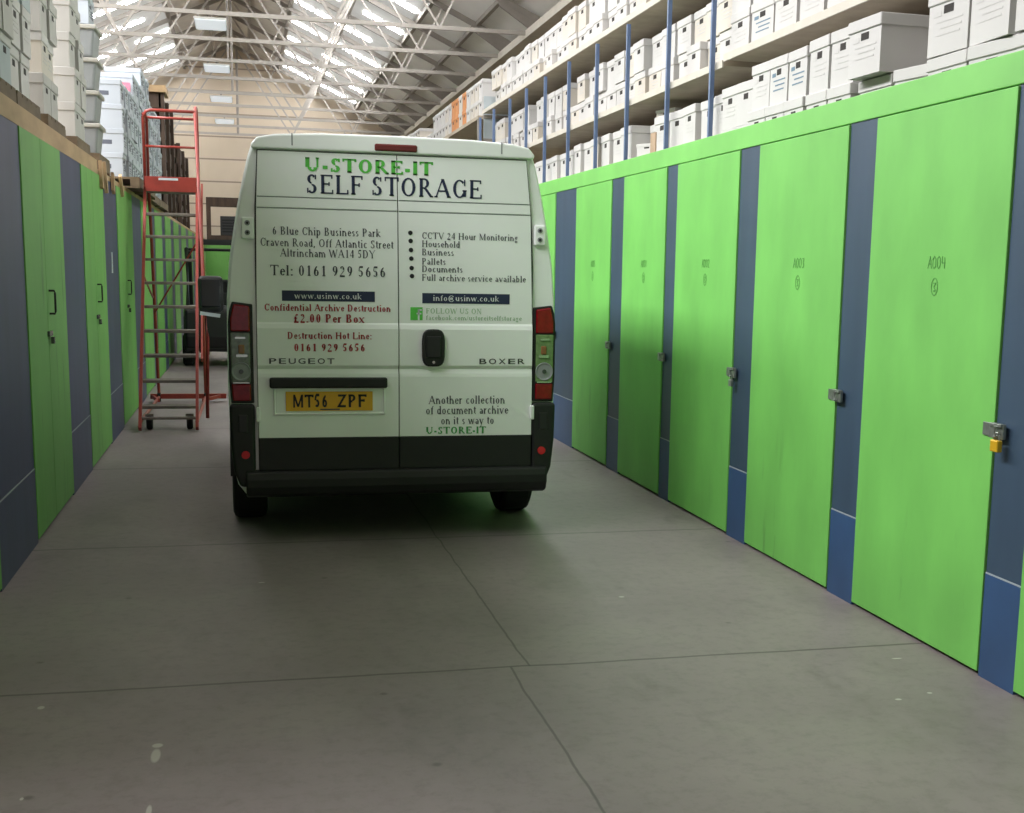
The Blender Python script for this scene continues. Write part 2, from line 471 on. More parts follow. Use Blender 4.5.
# clear panes: one row across the slope in every bay, each pane between two purlins
TR_Y = [23.8 + 2.65 * i for i in range(9)]
n_w = 3
for sd in (-1, 1):
    for j in range(9):
        yc = 22.9 + 2.65 * j
        mb = MB()
        for k in range(5):
            t0 = GL0 + (GL1 - GL0) * (k + 0.07) / 5; t1 = GL0 + (GL1 - GL0) * (k + 0.93) / 5
            if (j * 3 + k * 2 + sd) % 7 == 0: continue
            xa, xb = RIDGE_X + sd * t0, RIDGE_X + sd * t1
            mb.prism([(xa, roof_z(xa) - .005), (xb, roof_z(xb) - .005), (xb, roof_z(xb) - .025), (xa, roof_z(xa) - .025)], yc, yc + 0.32)
        struct(mb.build('window_%d' % n_w, M['sky_strip'])); n_w += 1

# ------------------------------------------------------------------ roof trusses
def truss_mesh():
    tie, raf, web = MB(), MB(), MB()
    brackets = []
    zt = 5.95
    tie.box(XL, XR, -0.03, 0.03, zt - 0.035, zt + 0.035)
    for s in (-1, 1):
        P = lambda d, dz=0.0: (RIDGE_X + s * d, 0, roof_z(RIDGE_X + s * d) - 0.12 + dz)
        raf.bar(P(0), P(HALF), 0.07, 0.10)
        N = (RIDGE_X + s * 1.9, 0, zt)
        web.bar(N, P(0.05), 0.04, 0.045)
        web.bar(N, P(2.75), 0.04, 0.045)
        web.bar((RIDGE_X + s * 3.75, 0, zt), P(2.75), 0.03, 0.035)
        web.bar((RIDGE_X + s * 3.75, 0, zt), P(4.2), 0.03, 0.035)
        web.bar((RIDGE_X + s * 1.15, 0, (zt + RIDGE_Z - .12) / 2 + .3), P(1.4), 0.03, 0.035)
        brackets.append(MB().prism([(RIDGE_X + s * HALF, 5.85), (RIDGE_X + s * HALF, 6.16), (RIDGE_X + s * 4.75, 6.55), (RIDGE_X + s * 4.85, 6.38), (RIDGE_X + s * 5.25, 6.12)], -0.03, 0.03).mesh('eaves_bracket', M['truss']))
    return tie.mesh('tie_beam', M['truss_grey']), raf.mesh('rafter', M['truss']), web.mesh('web_members', M['truss_grey']), brackets[0], brackets[1]
tm = truss_mesh()
for i, y in enumerate(TR_Y):
    lab = 'grey steel roof truss nearest the van, first below the glazing' if i == 0 else ('grey steel roof truss against the cream end wall' if i == 8 else 'grey steel roof truss, %s from the van end' % ORD[i + 1])
    t = thing('roof_truss', lab, 'roof truss', (0, y, 0), group='roof trusses')
    for nm, me in zip(('tie_beam', 'rafter', 'web', 'eaves_bracket', 'eaves_bracket'), tm):
        o = bpy.data.objects.new(nm, me); COL.objects.link(o); o.parent = t
    if i in (2, 4, 8):
        MB().tube([(RIDGE_X + .02 * i, 0, 5.95), (RIDGE_X + .02 * i, 0, RIDGE_Z - .15)], 0.015 + .003 * i, 8).build('king_rod', M['truss'], t)
# purlins along the roof
for i, (sd, d) in enumerate([(s, d) for s in (-1, 1) for d in (0.55, 1.52, 2.75, 4.02, 4.9)]):
    x = RIDGE_X + sd * d
    o = MB().box(x - .04, x + .04, 20, Y1, roof_z(x) - 0.12, roof_z(x) - 0.03).build('trim_%d' % (10 + i), M['truss'] if d != 2.75 else M['truss_grey'])
    struct(o)
# hanging fluorescent fittings
lamp0 = None
for i, y in enumerate((23.8, 29.1, 34.4, 39.7)):
    lab = ('wide white ceiling light nearest the van, hung under the first truss', 'white ceiling light, second along from the van', 'white ceiling light, third along from the van', 'white ceiling light farthest from the van, nearest the end wall')[i]
    if lamp0 is None:
        lamp0 = thing('ceiling_light', lab, 'ceiling light', (-0.5, y, 5.83), group='ceiling lights')
        MB().box(-.27, .27, 0, 1.02, 0.015, .05).build('tray', M['white_metal'], lamp0)
        MB().box(-.255, .255, .02, 1.0, 0.0, .015).build('diffuser', M['lamp'], lamp0)
        h = MB()
        for yy in (.1,): h.box(-.02, .02, yy - .02, yy + .02, .05, .1)
        h.build('hanger', M['truss'], lamp0)
    else:
        copy_thing(lamp0, (-0.5, y, 5.83), label=lab)

# ------------------------------------------------------------------ right row of storage units
XW = 3.06
posts = [(4.51, 4.775), (5.995, 6.295), (7.51, 7.83), (9.055, 9.30), (10.43, 10.80), (12.03, 12.88), (14.10, 14.42), (15.64, 15.96), (17.18, 17.5), (18.72, 19.04), (20.26, 20.58), (21.8, 22.1), (23.3, 23.6), (24.8, 25.1), (26.3, 26.6)]
struct(MB().box(XW + 0.03, 4.6, 0.5, 44.5, 0, 2.41).build('wall_partition', M['shelf']))
struct(MB().box(XW - 0.012, XW + 0.02, 0.5, 44.5, 2.482, 2.615).build('trim_1', M['green_fascia'], bevel=0.004))

def hasp(parent, y, z, lock=False):
    h = MB()
    h.box(XW - .022, XW - .0145, y - .02, y + .10, z - .028, z + .028)
    h.tube([(XW - .02, y - .035, z - .02), (XW - .05, y - .035, z - .02), (XW - .05, y - .035, z + .02), (XW - .02, y - .035, z + .02)], .007, 8)
    h.box(XW - .035, XW - .02, y - .075, y + .03, z - .03, z + .03)
    h.box(XW - .045, XW - .02, y - .07, y + .02, z + .02, z + .034)
    h.build('hasp', M['galv'], parent, bevel=.003)

def pen_mark(parent, y, z, text, size=0.075):
    """hand written unit number and a ringed scribble under it"""
    mb = MB()
    def seg(a, b, w=.005):
        mb.bar((XW - .0155, a[0], a[1]), (XW - .0155, b[0], b[1]), .001, w, ref=(0, 0, 1)) if abs(a[0] - b[0]) > abs(a[1] - b[1]) else mb.bar((XW - .0155, a[0], a[1]), (XW - .0155, b[0], b[1]), .001, w, ref=(0, 1, 0))
    G = {'A': [((0, 0), (.3, 1)), ((.3, 1), (.6, 0)), ((.12, .38), (.48, .38))],
         '0': [((.05, .2), (.05, .8)), ((.05, .8), (.28, 1)), ((.28, 1), (.5, .8)), ((.5, .8), (.5, .2)), ((.5, .2), (.28, 0)), ((.28, 0), (.05, .2))],
         '4': [((.08, 1), (.08, .45)), ((.08, .45), (.6, .45)), ((.48, .9), (.48, 0))],
         '3': [((.05, .95), (.45, .95)), ((.45, .95), (.25, .55)), ((.25, .55), (.48, .3)), ((.48, .3), (.3, 0)), ((.3, 0), (.03, .1))],
         '2': [((.05, .8), (.25, 1)), ((.25, 1), (.45, .8)), ((.45, .8), (.05, 0)), ((.05, 0), (.5, 0))],
         '1': [((.25, 1), (.25, 0)), ((.25, 1), (.1, .8))],
         '5': [((.45, 1), (.1, 1)), ((.1, 1), (.08, .55)), ((.08, .55), (.4, .55)), ((.4, .55), (.45, .2)), ((.45, .2), (.05, 0))]}
    for i, ch in enumerate(text):
        for a, b in G[ch]:
            # the text reads along -y as seen from the aisle
            seg((y - (i * .72 + a[0]) * size, z + a[1] * size), (y - (i * .72 + b[0]) * size, z + b[1] * size))
    cy, cz = y - 1.25 * size, z - 1.5 * size
    for k in range(12):
        t0, t1 = 2 * math.pi * k / 12, 2 * math.pi * (k + 1) / 12
        seg((cy + .5 * size * math.cos(t0), cz + .72 * size * math.sin(t0)), (cy + .5 * size * math.cos(t1), cz + .72 * size * math.sin(t1)))
    seg((cy + .2 * size, cz + .3 * size), (cy - .2 * size, cz + .3 * size)); seg((cy - .2 * size, cz + .3 * size), (cy + .1 * size, cz)); seg((cy + .1 * size, cz), (cy - .2 * size, cz - .3 * size)); seg((cy - .2 * size, cz - .3 * size), (cy + .2 * size, cz - .35 * size))
    mb.build('pen_mark', M['pen'], parent)

def unit_door(y0, y1, label, text=None, grp='green doors of the storage units facing the van'):
    t = thing('storage_door', label, 'storage door', (0, 0, 0), group=grp)
    MB().box(XW - .014, XW + .02, y0 + .006, y1 - .006, 0.018, 2.476).build('door_leaf', M['green'], t, bevel=.003)
    hasp(t, y0 - 0.022, 1.075)
    if text: pen_mark(t, y0 + (y1 - y0) * .52, 1.745, text, .055)
    return t

door_names = ['', 'with the brass padlock and pen mark', 'second from the brass padlock', 'third from the brass padlock', 'fourth from the brass padlock', 'next to the wide navy panel, nearest the van']
unit_door(1.72, 2.95, 'bright green storage door wholly beside the camera, out of frame')
t = thing('navy_panel', 'navy blue wall panel beside the camera, out of frame', 'wall panel', (0, 0, 0), group='navy panels of the units facing the van')
MB().box(XW - .004, XW + .025, 2.96, 3.28, 0, 2.482).build('upper_board', M['navy'], t)
unit_door(3.29, 4.51, 'bright green storage door cut off at the picture edge, nearest the camera')
for i in range(len(posts) - 1):
    a, b = posts[i][1], posts[i + 1][0]
    lab = ('bright green flush storage door ' + door_names[i + 1]) if i < 5 else 'bright green storage door hidden behind the van, %s past the wide navy panel' % ORD[i - 4]
    unit_door(a, b, lab, ('A004', 'A003', 'A002', 'A001', 'A005')[i] if i < 5 else None)
pl = ['nearest the camera, beside the brass padlock', 'second from the brass padlock', 'third from the brass padlock', 'fourth from the brass padlock', 'fifth from the brass padlock', 'wide one nearest the van']
for i, (a, b) in enumerate(posts):
    lab = 'narrow navy blue wall panel ' + pl[i] if i < 5 else ('wide navy blue wall panel just past the van corner' if i == 5 else 'navy blue wall panel beyond the van, %s past the wide one' % ORD[i - 5])
    t = thing('navy_panel', lab, 'wall panel', (0, 0, 0), group='navy panels of the units facing the van')
    MB().box(XW - .004, XW + .025, a, b, 0.462, 2.482).build('upper_board', M['navy'], t)
    MB().box(XW - .008, XW + .025, a, b, 0.0, 0.455).build('kick_board', M['navy_low'], t)
    MB().box(XW - .007, XW + .02, a, b, 0.4555, 0.4615).build('board_edge', M['seam'], t)
pk = thing('padlock', 'small brass padlock hanging from the hasp of the nearest green door', 'padlock', (XW - .045, 4.705, 1.05))
MB().box(-.014, .012, -.028, .028, -.058, -.008).build('lock_body', M['brass'], pk, bevel=.005)
MB().tube([(0, -.018, -.01), (0, -.018, .012), (0, -.01, .022), (0, .01, .022), (0, .018, .012), (0, .018, -.01)], .004, 8).build('shackle', M['galv'], pk)
pk2 = thing('padlock', 'small steel padlock on the third green door from the camera', 'padlock', (XW - .045, 7.76, 1.04))
MB().box(-.012, .012, -.022, .022, -.05, -.006).build('lock_body', M['galv'], pk2, bevel=.005)
MB().tube([(0, -.014, -.008), (0, -.014, .012), (0, -.008, .02), (0, .008, .02), (0, .014, .012), (0, .014, -.008)], .004, 8).build('shackle', M['galv'], pk2)

# ------------------------------------------------------------------ left row of storage units
XV = -1.27
struct(MB().box(-5.2, XV - .03, 4.5, 44.5, 0, 2.50).build('wall_divider', M['shelf']))
lef = [(5.6, 7.02, 'g'), (7.02, 8.25, 'n'), (8.25, 9.96, 'g'), (9.96, 11.18, 'n'), (11.18, 12.82, 'g'), (12.82, 14.12, 'n'), (14.12, 15.95, 'g'), (15.95, 17.3, 'n'), (17.3, 18.9, 'g'), (18.9, 19.9, 'n'), (19.9, 21.5, 'g'), (21.5, 22.4, 'n'), (22.4, 24.0, 'g'), (24.0, 25.0, 'n'), (25.0, 26.8, 'g'), (26.8, 28.0, 'n'), (28.0, 30.0, 'g'), (30, 31.4, 'n'), (31.4, 33.6, 'g'), (33.6, 35.2, 'n'), (35.2, 38, 'g'), (38, 40, 'n'), (40, 44.0, 'g')]
gl = ['dull green double storage door cut off at the picture edge, nearest the camera', 'dull green double storage door with a handle, nearest the camera', 'dull green double storage door with a handle, second along the shaded row', 'dull green double storage door just in front of the red steps']
ng, nn = 0, 0
for a, b, k in lef:
    if k == 'g':
        lab = gl[ng] if ng < 4 else 'dull green storage door seen through the red steps, %s beyond them' % ORD[ng - 3]
        if ng == 0: lab = 'dull green storage door, mostly out of frame, beside the first navy panel'
        ng += 1
        t = thing('double_door', lab, 'storage door', (0, 0, 0), group='green double doors behind the red steps side')
        mid = a + (b - a) * .46
        for y0, y1 in ((a + .006, mid - .004), (mid + .004, b - .006)):
            MB().box(XV - .02, XV + .012, y0, y1, .02, 2.475).build('door_leaf', M['green_left'], t, bevel=.003)
        if a < 17:
            hz = 1.435
            h = MB()
            yy = mid + .09
            h.tube([(XV + .012, yy, hz - .075), (XV + .045, yy, hz - .075), (XV + .05, yy, hz - .06), (XV + .05, yy, hz + .06), (XV + .045, yy, hz + .075), (XV + .012, yy, hz + .075)], .007, 8)
            h.build('handle', M['black_gloss'], t)
            lk = MB()
            lk.box(XV + .008, XV + .028, mid - .05, mid + .09, 1.215, 1.25)
            lk.box(XV + .02, XV + .042, mid + .03, mid + .07, 1.165, 1.21)
            lk.build('hasp', M['badge'], t, bevel=.004)
    else:
        nn += 1
        lab = ('faded navy wall panel cut by the picture edge, nearest the camera', 'faded navy wall panel between the first two green double doors', 'faded navy wall panel carrying a small white notice')[nn - 1] if nn < 4 else 'faded navy wall panel behind the red steps, %s from them' % ORD[nn - 3]
        t = thing('navy_panel', lab, 'wall panel', (0, 0, 0), group='navy panels beside the red steps')
        MB().box(XV - .02, XV + .004, a, b, .462, 2.48).build('upper_board', M['navy_left'], t)
        MB().box(XV - .02, XV + .008, a, b, 0, .455).build('kick_board', M['navy_left'], t)
        MB().box(XV - .02, XV + .007, a, b, .4555, .4615).build('board_edge', M['seam'], t)
nt_ = thing('notice', 'small white notice fixed to the third navy panel by the red steps', 'notice', (XV + .004, 13.46, 1.62))
MB().box(0, .006, -.04, .04, -.02, .18).build('board', M['sign_white'], nt_)
bk = MB()
for k in range(3): bk.box(.006, .0075, -.03, .03, .02 + k * .05, .035 + k * .05)
bk.build('print', M['print'], nt_)
# raw plywood edge strip along the top of the units, then bare frame timber
struct(MB().box(XV - .03, XV + .006, 4.5, 12.45, 2.478, 2.60).build('trim_4', M['wood']))
struct(MB().box(XV - .03, XV + .0, 12.45, 44.5, 2.478, 2.53).build('trim_5', M['wood']))

# ------------------------------------------------------------------ boxes
def box_proto(name, label, w, d, h, body, lidm, hole=True, print_m=None, lid_h=.06, front='-x', cat='box'):
    """lidded archive carton; origin at the middle of its base; its short end faces -x (turned for the other side)"""
    t = thing(name, label, cat)
    MB().box(-d / 2, d / 2, -w / 2, w / 2, 0, h - .01).build('carton', body, t)
    l = MB().taper(-d / 2 - .008, d / 2 + .008, -w / 2 - .008, w / 2 + .008, h - lid_h, h, .0)
    l.build('lid', lidm, t, bevel=.004, seg=1)
    if hole:
        hh = MB()
        hh.box(-d / 2 - .002, -d / 2 + .01, -.042, .042, h - lid_h - .048, h - lid_h - .012)
        hh.build('hand_hole', M['hole'], t, bevel=.001)
        hs = MB()
    if print_m:
        p = MB()
        for k in range(3):
            p.box(-d / 2 - .0015, -d / 2 + .002, -w * (.36 - .03 * k), w * (.30 - .11 * (k % 2)), h * (.50 - .10 * k), h * (.50 - .10 * k) + .008)
        p.box(-d / 2 - .0015, -d / 2 + .002, w * .18, w * .38, h * .60, h * .68)
        p.build('print', print_m, t)
    return t

PROTO = {}
def proto(key, *a, **k):
    PROTO[key] = [a, k, None]
proto('a', 'archive_box', '', .325, .40, .265, M['box'], M['box'], print_m=M['print'])
proto('b', 'archive_box', '', .325, .40, .265, M['box'], M['box'])
proto('c', 'archive_box', '', .325, .40, .265, M['box_warm'], M['box'], print_m=M['print'])
proto('g', 'archive_box', '', .355, .44, .275, M['box_grey'], M['box_grey'], lid_h=.07)
proto('u', 'archive_box', '', .355, .44, .275, M['box_blue'], M['box'], lid_h=.05)
proto('o', 'archive_box', '', .325, .40, .265, M['box_orange'], M['box_orange'])
proto('L', 'archive_box', '', .46, .44, .285, M['box_cool'], M['box_cool'], print_m=M['print_dark'])
proto('N', 'archive_box', '', .345, .42, .285, M['box'], M['box'], print_m=M['print'])
proto('P', 'archive_box', '', .345, .42, .285, M['box'], M['box'], print_m=M['print_blue'])
def put_box(key, loc, label, group, rz=0.0, scale=None):
    a, k, first = PROTO[key]
    if first is None:
        first = box_proto(*a, **k)
        PROTO[key][2] = first
        first.location = loc; first.rotation_euler = (0, 0, rz)
        if scale: first.scale = scale
        first['label'] = label; first['group'] = group
        return first
    return copy_thing(first, loc, rz, label, group, scale)

# racking: blue uprights in front of two shelves
UP = [9.08, 10.1, 11.24, 12.28, 13.39, 14.49, 15.5, 16.5, 17.6, 18.65]
rack = thing('storage_rack', 'long two-shelf storage rack with blue uprights above the bright green units', 'rack', (0, 0, 0))
ups = []
for i, y in enumerate(UP):
    MB().box(3.274, 3.306, y - .015, y + .015, 2.415, 3.84).build('upright', M['steel_blue'], rack)
for nm, z, ya, yb in (('shelf', 3.185, 8.95, 18.68), ('shelf', 3.22, 5.88, 8.93), ('shelf', 3.92, 8.2, 18.68)):
    MB().box(3.33, 4.15, ya, yb, z - .02, z + .02).build(nm, M['shelf'], rack)
    MB().box(3.318, 3.33, ya, yb, z - .03, z + .02).build('beam', M['shelf_edge'], rack)
for y in (5.95, 7.3, 8.55):
    MB().box(3.72, 3.755, y - .018, y + .018, 2.415, 3.19).build('leg', M['steel_grey'], rack)
for y in UP[::2]:
    MB().box(4.11, 4.15, y - .02, y + .02, 2.692, 4.6).build('back_post', M['steel_blue'], rack)
dk = MB().box(3.31, 4.4, 8.62, 30, 2.415, 2.69).build('timber_deck', M['shelf'])
tag(dk, 'timber deck on the green units carrying the lowest boxes', 'deck')

PAT = 'abcabbacabcbbacbbcaabcab'
def shelf_row(z, y0, y1, shelf, rows=2, x=3.46):
    i = 0
    for bi in range(len(UP) - 1):
        a, b = UP[bi] + .03, UP[bi + 1] - .02
        if b > y1 + .5 or a < y0 - .5: continue
        n = 3
        rnd = random.Random(int(z * 100) * 31 + bi)
        for r in range(rows):
            w = min(.348, (b - a) / n)
            spare = (b - a) - n * w
            cut = rnd.choice((0, 1, 2, 3)) if r == 0 else cut
            for k in range(n):
                i += 1
                if shelf == 'middle' and r == 1 and bi in (4, 6) and k == 1: continue
                nm = ('near', 'centre', 'far')[k]
                y = a + w * (k + .5) + (spare if k >= cut else 0)
                put_box(PAT[(i * 5 + r) % len(PAT)], (x + .2 + rnd.uniform(-.02, .05), y, z + .267 * r),
                        'white archive box on %s shelf, %s row, %s of bay past %s blue upright' % (shelf, ('bottom', 'top')[r], nm, ORD[bi + 1]),
                        'archive boxes on the %s shelf' % shelf, rz=rnd.uniform(-.012, .012), scale=(1, min(1, w / .346), 1))
shelf_row(3.206, 9.0, 18.7, 'middle')
shelf_row(3.941, 9.0, 18.7, 'upper')
# near part of the middle shelf, before the first upright
for k in range(7):
    for r in range(2):
        y = 8.86 - .40 * k
        if r == 1 and k in (2,): continue
        put_box('NPN'[k % 3], (3.62, y, 3.241 + .286 * r), 'white archive box on middle shelf, %s row, %s before the first blue upright' % (('bottom', 'top')[r], ORD[k + 1]), 'archive boxes on the near end of the middle shelf', rz=random.uniform(-.05, .05))
# far end panel of the rack and the far rack with orange cartons
pan = thing('rack_end_panel', 'blue grey slatted end panel where the blue rack stops', 'panel', (0, 0, 0))
MB().box(3.36, 4.15, 18.74, 18.77, 2.692, 4.15).build('sheet', M['box_blue'], pan)
s = MB()
for k in range(4): s.box(3.35, 4.15, 18.715, 18.74, 2.85 + k * .33, 2.90 + k * .33)
s.build('rail', M['truss'], pan)
fr = thing('storage_rack', 'low far rack behind the van roof carrying orange and white cartons', 'rack', (0, 0, 0))
MB().box(3.32, 4.15, 19.0, 28.2, 3.86, 3.91).build('shelf', M['shelf'], fr)
for y in (19.05, 22.0, 25.0, 28.1):
    MB().box(3.32, 3.36, y - .02, y + .02, 2.692, 3.86).build('upright', M['truss'], fr)
    MB().box(4.1, 4.14, y - .02, y + .02, 2.692, 3.86).build('back_post', M['truss'], fr)
cols = 'bccbocoobcbaabbcbagccbgg'
for k, c in enumerate(cols):
    nr = 2 if (k < 14 or k > 18) else 1
    for r in range(nr):
        kind = {'o': 'orange', 'c': 'cream', 'g': 'grey'}.get(c, 'white')
        put_box(c, (3.60, 19.25 + .37 * k, 3.912 + .266 * r), '%s carton on the far rack, %s row, %s column beyond the rack end' % (kind, ('bottom', 'top')[r], (ORD + ['seventeenth', 'eighteenth', 'nineteenth', 'twentieth', 'twenty-first', 'twenty-second', 'twenty-third', 'twenty-fourth'])[k + 1]), 'cartons on the far rack')
for k in range(5):
    put_box('cb'[k % 2], (3.62, 19.02 + .4 * k, 2.692), 'small white carton low on the deck past the rack end, %s along' % ORD[k + 1], 'cartons low on the deck past the rack end')

# boxes standing on the green units, below the shelves
low = 'lowest tier boxes on the green units'
def row_y(key, ys, x, z, what, rz=None, sc=None):
    for i, y in enumerate(ys):
        put_box(key[i % len(key)], (x[i % len(x)] if isinstance(x, list) else x, y, z), what[i] if isinstance(what, list) else what % ORD[i + 1], low, (rz[i] if rz else random.uniform(-.05, .05)), sc)
# nearest group, two tiers against the picture edge
row_y('NN', [5.66, 5.29, 4.92, 4.5], 3.42, 2.745, 'white archive box at the frame corner on the green units, %s from its open end', [.02, -.06, .05, 0], (1, 1, 1.04))
row_y('NN', [5.66, 5.29, 4.92, 4.5], 3.43, 2.455, 'white box peeping over the green fascia below the corner stack, %s from its open end', [0, .06, -.04, 0])
row_y('N', [5.64, 5.26], 3.42, 3.045, 'white archive box topmost at the frame corner, %s from its open end', [.0, .03])
# large box with its side showing
put_box('N', (3.40, 6.41, 2.742), 'large white carton with its grey side showing, alone on lower boxes', low, .03, (1.15, .98, 1.02))
row_y('NN', [6.42, 6.02], 3.45, 2.452, ['white box under the large carton, lid just above the fascia', 'tilted white box beside the large carton, lid bent'], [.02, .16])
# next pairs
row_y('NN', [7.06, 6.77], 3.42, 2.742, ['white archive box beside the large carton, farther of a close pair', 'white archive box beside the large carton, nearer of a close pair'], [-.03, .02], (1, .78, 1.06))
row_y('NN', [7.06, 6.77], 3.41, 2.455, ['white box under the farther of the close pair', 'white box under the nearer of the close pair'], [0, .02], (1, .78, 1))
row_y('NPP', [7.94, 7.65, 7.36], 3.42, 2.742, ['white archive box with brown tape, farthest of three beside the pair', 'white archive box with blue print, centre of three beside the pair', 'white archive box with blue print, nearest of three beside the pair'], [.02, 0, -.02], (1, .78, 1))
row_y('NNN', [7.94, 7.65, 7.36], 3.40, 2.455, ['white lid above the fascia under the taped box', 'white lid above the fascia under the centre blue printed box', 'white lid above the fascia under the nearest blue printed box'], [.01, .02, 0], (1, .78, 1))
row_y('ab', [8.50, 8.22], 3.42, 2.68, ['white archive box just before the first blue upright, farther of two', 'white archive box just before the first blue upright, nearer of two'], [0, .03], (1, .86, 1.04))
row_y('bb', [8.50, 8.22], 3.42, 2.425, ['lower white box hidden by fascia, farther of two before the first upright', 'lower white box hidden by fascia, nearer of two before the first upright'], [0, 0], (1, .86, .95))
# single tier beyond the first upright, irregular heights and turns
ys = [8.98, 9.33, 9.69, 10.05, 10.41]
row_y('abab', ys, [3.55, 3.57, 3.545, 3.56], 2.692, 'white archive box on the deck, %s past the first blue upright', None, (1, .97, 1.08))
row_y('cb', [10.77, 11.07], 3.70, 2.692, ['battered white box behind the brown cardboard sheet in the leaning heap', 'white box leaning at the back of the heap'], [.12, -.06], (1, .72, 1.1))
put_box('c', (3.70, 10.90, 2.985), 'slipped white lid box on top of the leaning heap', low, .25, (.9, .9, .4))
put_box('b', (3.42, 10.88, 2.692), 'crushed white box low at the front of the leaning heap', low, .4, (.3, .8, .4))
row_y('babcab', [11.40 + .36 * k for k in range(6)], [3.54, 3.57, 3.55], 2.692, 'white archive box on the deck, %s beyond the leaning heap', None, (1, .96, 1.12))
row_y('ab', [13.53, 13.88, 14.24, 14.6, 15.0, 15.4], [3.55, 3.57], 2.692, 'white archive box on the deck by the van roof, %s along', None, (1, 1, 1.0))
cb = MB().box(3.335, 3.35, 10.52, 10.66, 2.692, 2.86).build('cardboard_flap', M['cardboard'])
tag(cb, 'torn brown cardboard sheet standing in the leaning heap of boxes', 'cardboard')

# ---- left side stacks
def pallet(y0, y1, z, label, x0=-2.3, x1=-1.29, h=.12):
    t = thing('pallet', label, 'pallet', (0, 0, 0), group='pallets on the shaded units')
    d = MB()
    n = max(3, int((y1 - y0) / .16))
    for k in range(n):
        a = y0 + (y1 - y0) * k / n
        d.box(x0, x1, a + .012, a + (y1 - y0) / n - .012, z + h - .022, z + h)
    d.build('deck_board', M['pallet'], t)
    for q in (0, .46, .92):
        MB().box(x0 + (x1 - x0) * q, x0 + (x1 - x0) * (q + .08), y0, y1, z + .02, z + h - .022).build('stringer', M['pallet'], t)
    for k in range(3):
        a = y0 + (y1 - y0 - .1) * k / 2
        MB().box(x0, x1, a, a + .1, z, z + .02).build('base_board', M['pallet'], t)
    return t
def left_stack(key, ys, z0, rows, x, what, grp, hstep, wcol=.965, rot=math.pi):
    for c, y in enumerate(ys):
        rws = rows[c] if isinstance(rows, list) else rows
        for r in range(rws):
            kk = key[(c * 3 + r) % len(key)]
            kd = {'g': 'grey', 'u': 'bluish grey'}.get(kk, 'white')
            tier = 'top' if r == rws - 1 else ('lowest' if r == 0 else ORD[r + 1] + ' from bottom')
            colw = '' if len(ys) == 1 else ', %s column along' % ORD[c + 1]
            put_box(kk, (x + random.uniform(-.02, .015), y, z0 + hstep * r), '%s box in %s, %s%s' % (kd, what, tier, colw), grp, rot + random.uniform(-.012, .012), (1, wcol, (hstep - .001) / {'L': .285, 'g': .275, 'u': .275}.get(kk, .265)))
pallet(6.6, 8.42, 2.58, 'pallet under the nearest stack at the picture edge')
pallet(8.46, 9.36, 2.58, 'pallet under the pair of white boxes')
pallet(9.7, 10.6, 2.58, 'pallet under the third stack on the shaded side')
pallet(11.3, 12.2, 2.58, 'pallet under the tall tan grey stack')
pallet(12.95, 13.9, 2.55, 'pallet under the grey plastic crates', h=.15)
pallet(15.3, 18.0, 2.52, 'long dark pallet sticking out under the white labelled stack', x1=-1.12)
pallet(18.1, 22.4, 2.52, 'pallet under the far end of the white labelled stack', x1=-1.2)
left_stack('ugu', [6.84, 7.21, 7.58, 7.95, 8.30], 2.702, 6, -1.53, 'the nearest stack', 'boxes of the nearest shaded stack', .285)
left_stack('bau', [8.72, 9.10], 2.702, 5, -1.53, 'the stack of white pairs', 'boxes of the white pair stack', .285)
left_stack('gcg', [9.93, 10.30], 2.702, 6, -1.53, 'the third stack, grey ends showing', 'boxes of the third shaded stack', .275)
left_stack('g', [11.53, 11.92], 2.702, 6, -1.53, 'the tall tan grey stack', 'boxes of the tan grey stack', .27)
LB = [15.66 + .48 * k for k in range(14)]
left_stack('L', LB, 2.642, [4, 4, 4, 5, 5, 5, 6, 6, 6, 5, 5, 5, 5, 5], -1.50, 'the labelled white stack', 'boxes of the labelled white stack', .262)
# unseen cartons added to block skylight from the left floor
ms = MB()
for c in range(7):
    for r in range(6):
        y = 6.44 - .385 * c; z = 2.702 + .285 * r
        ms.box(-1.74, -1.315, y - .18, y + .18, z, z + .215); ms.box(-1.75, -1.307, y - .187, y + .187, z + .215, z + .276)
mo_ = ms.build('light_block_cartons', M['box_grey'])
tag(mo_, 'added grey cartons out of frame, blocking light from the left floor', 'cartons'); mo_['kind'] = 'stuff'
pallet(3.9, 6.56, 2.58, 'pallet wholly out of frame under the added light-blocking cartons')
# dark labels on the ends of the labelled stack
lb_boxes = [o for o in bpy.data.objects if o.get('group') == 'boxes of the labelled white stack']
lme = MB().box(-.214, -.2205, -.16, -.02, .09, .17).mesh('label', M['print_dark'])
eme = MB().box(-.10, .03, .226, .2315, .10, .15).mesh('end_label', M['print_dark'])
for i, o in enumerate(lb_boxes):
    for me, nm in ((lme, 'label'), (eme, 'end_label')):
        if (i + (nm == 'label')) % 3 == 2: continue
        c = bpy.data.objects.new(nm, me); COL.objects.link(c); c.parent = o
pk_o = thing('paper_notice', 'small pink paper stuck high on the labelled white stack', 'notice', (-1.36, 16.855, 3.72))
MB().box(-.05, .06, -.006, 0, 0, .12).build('sheet', M['pink'], pk_o)
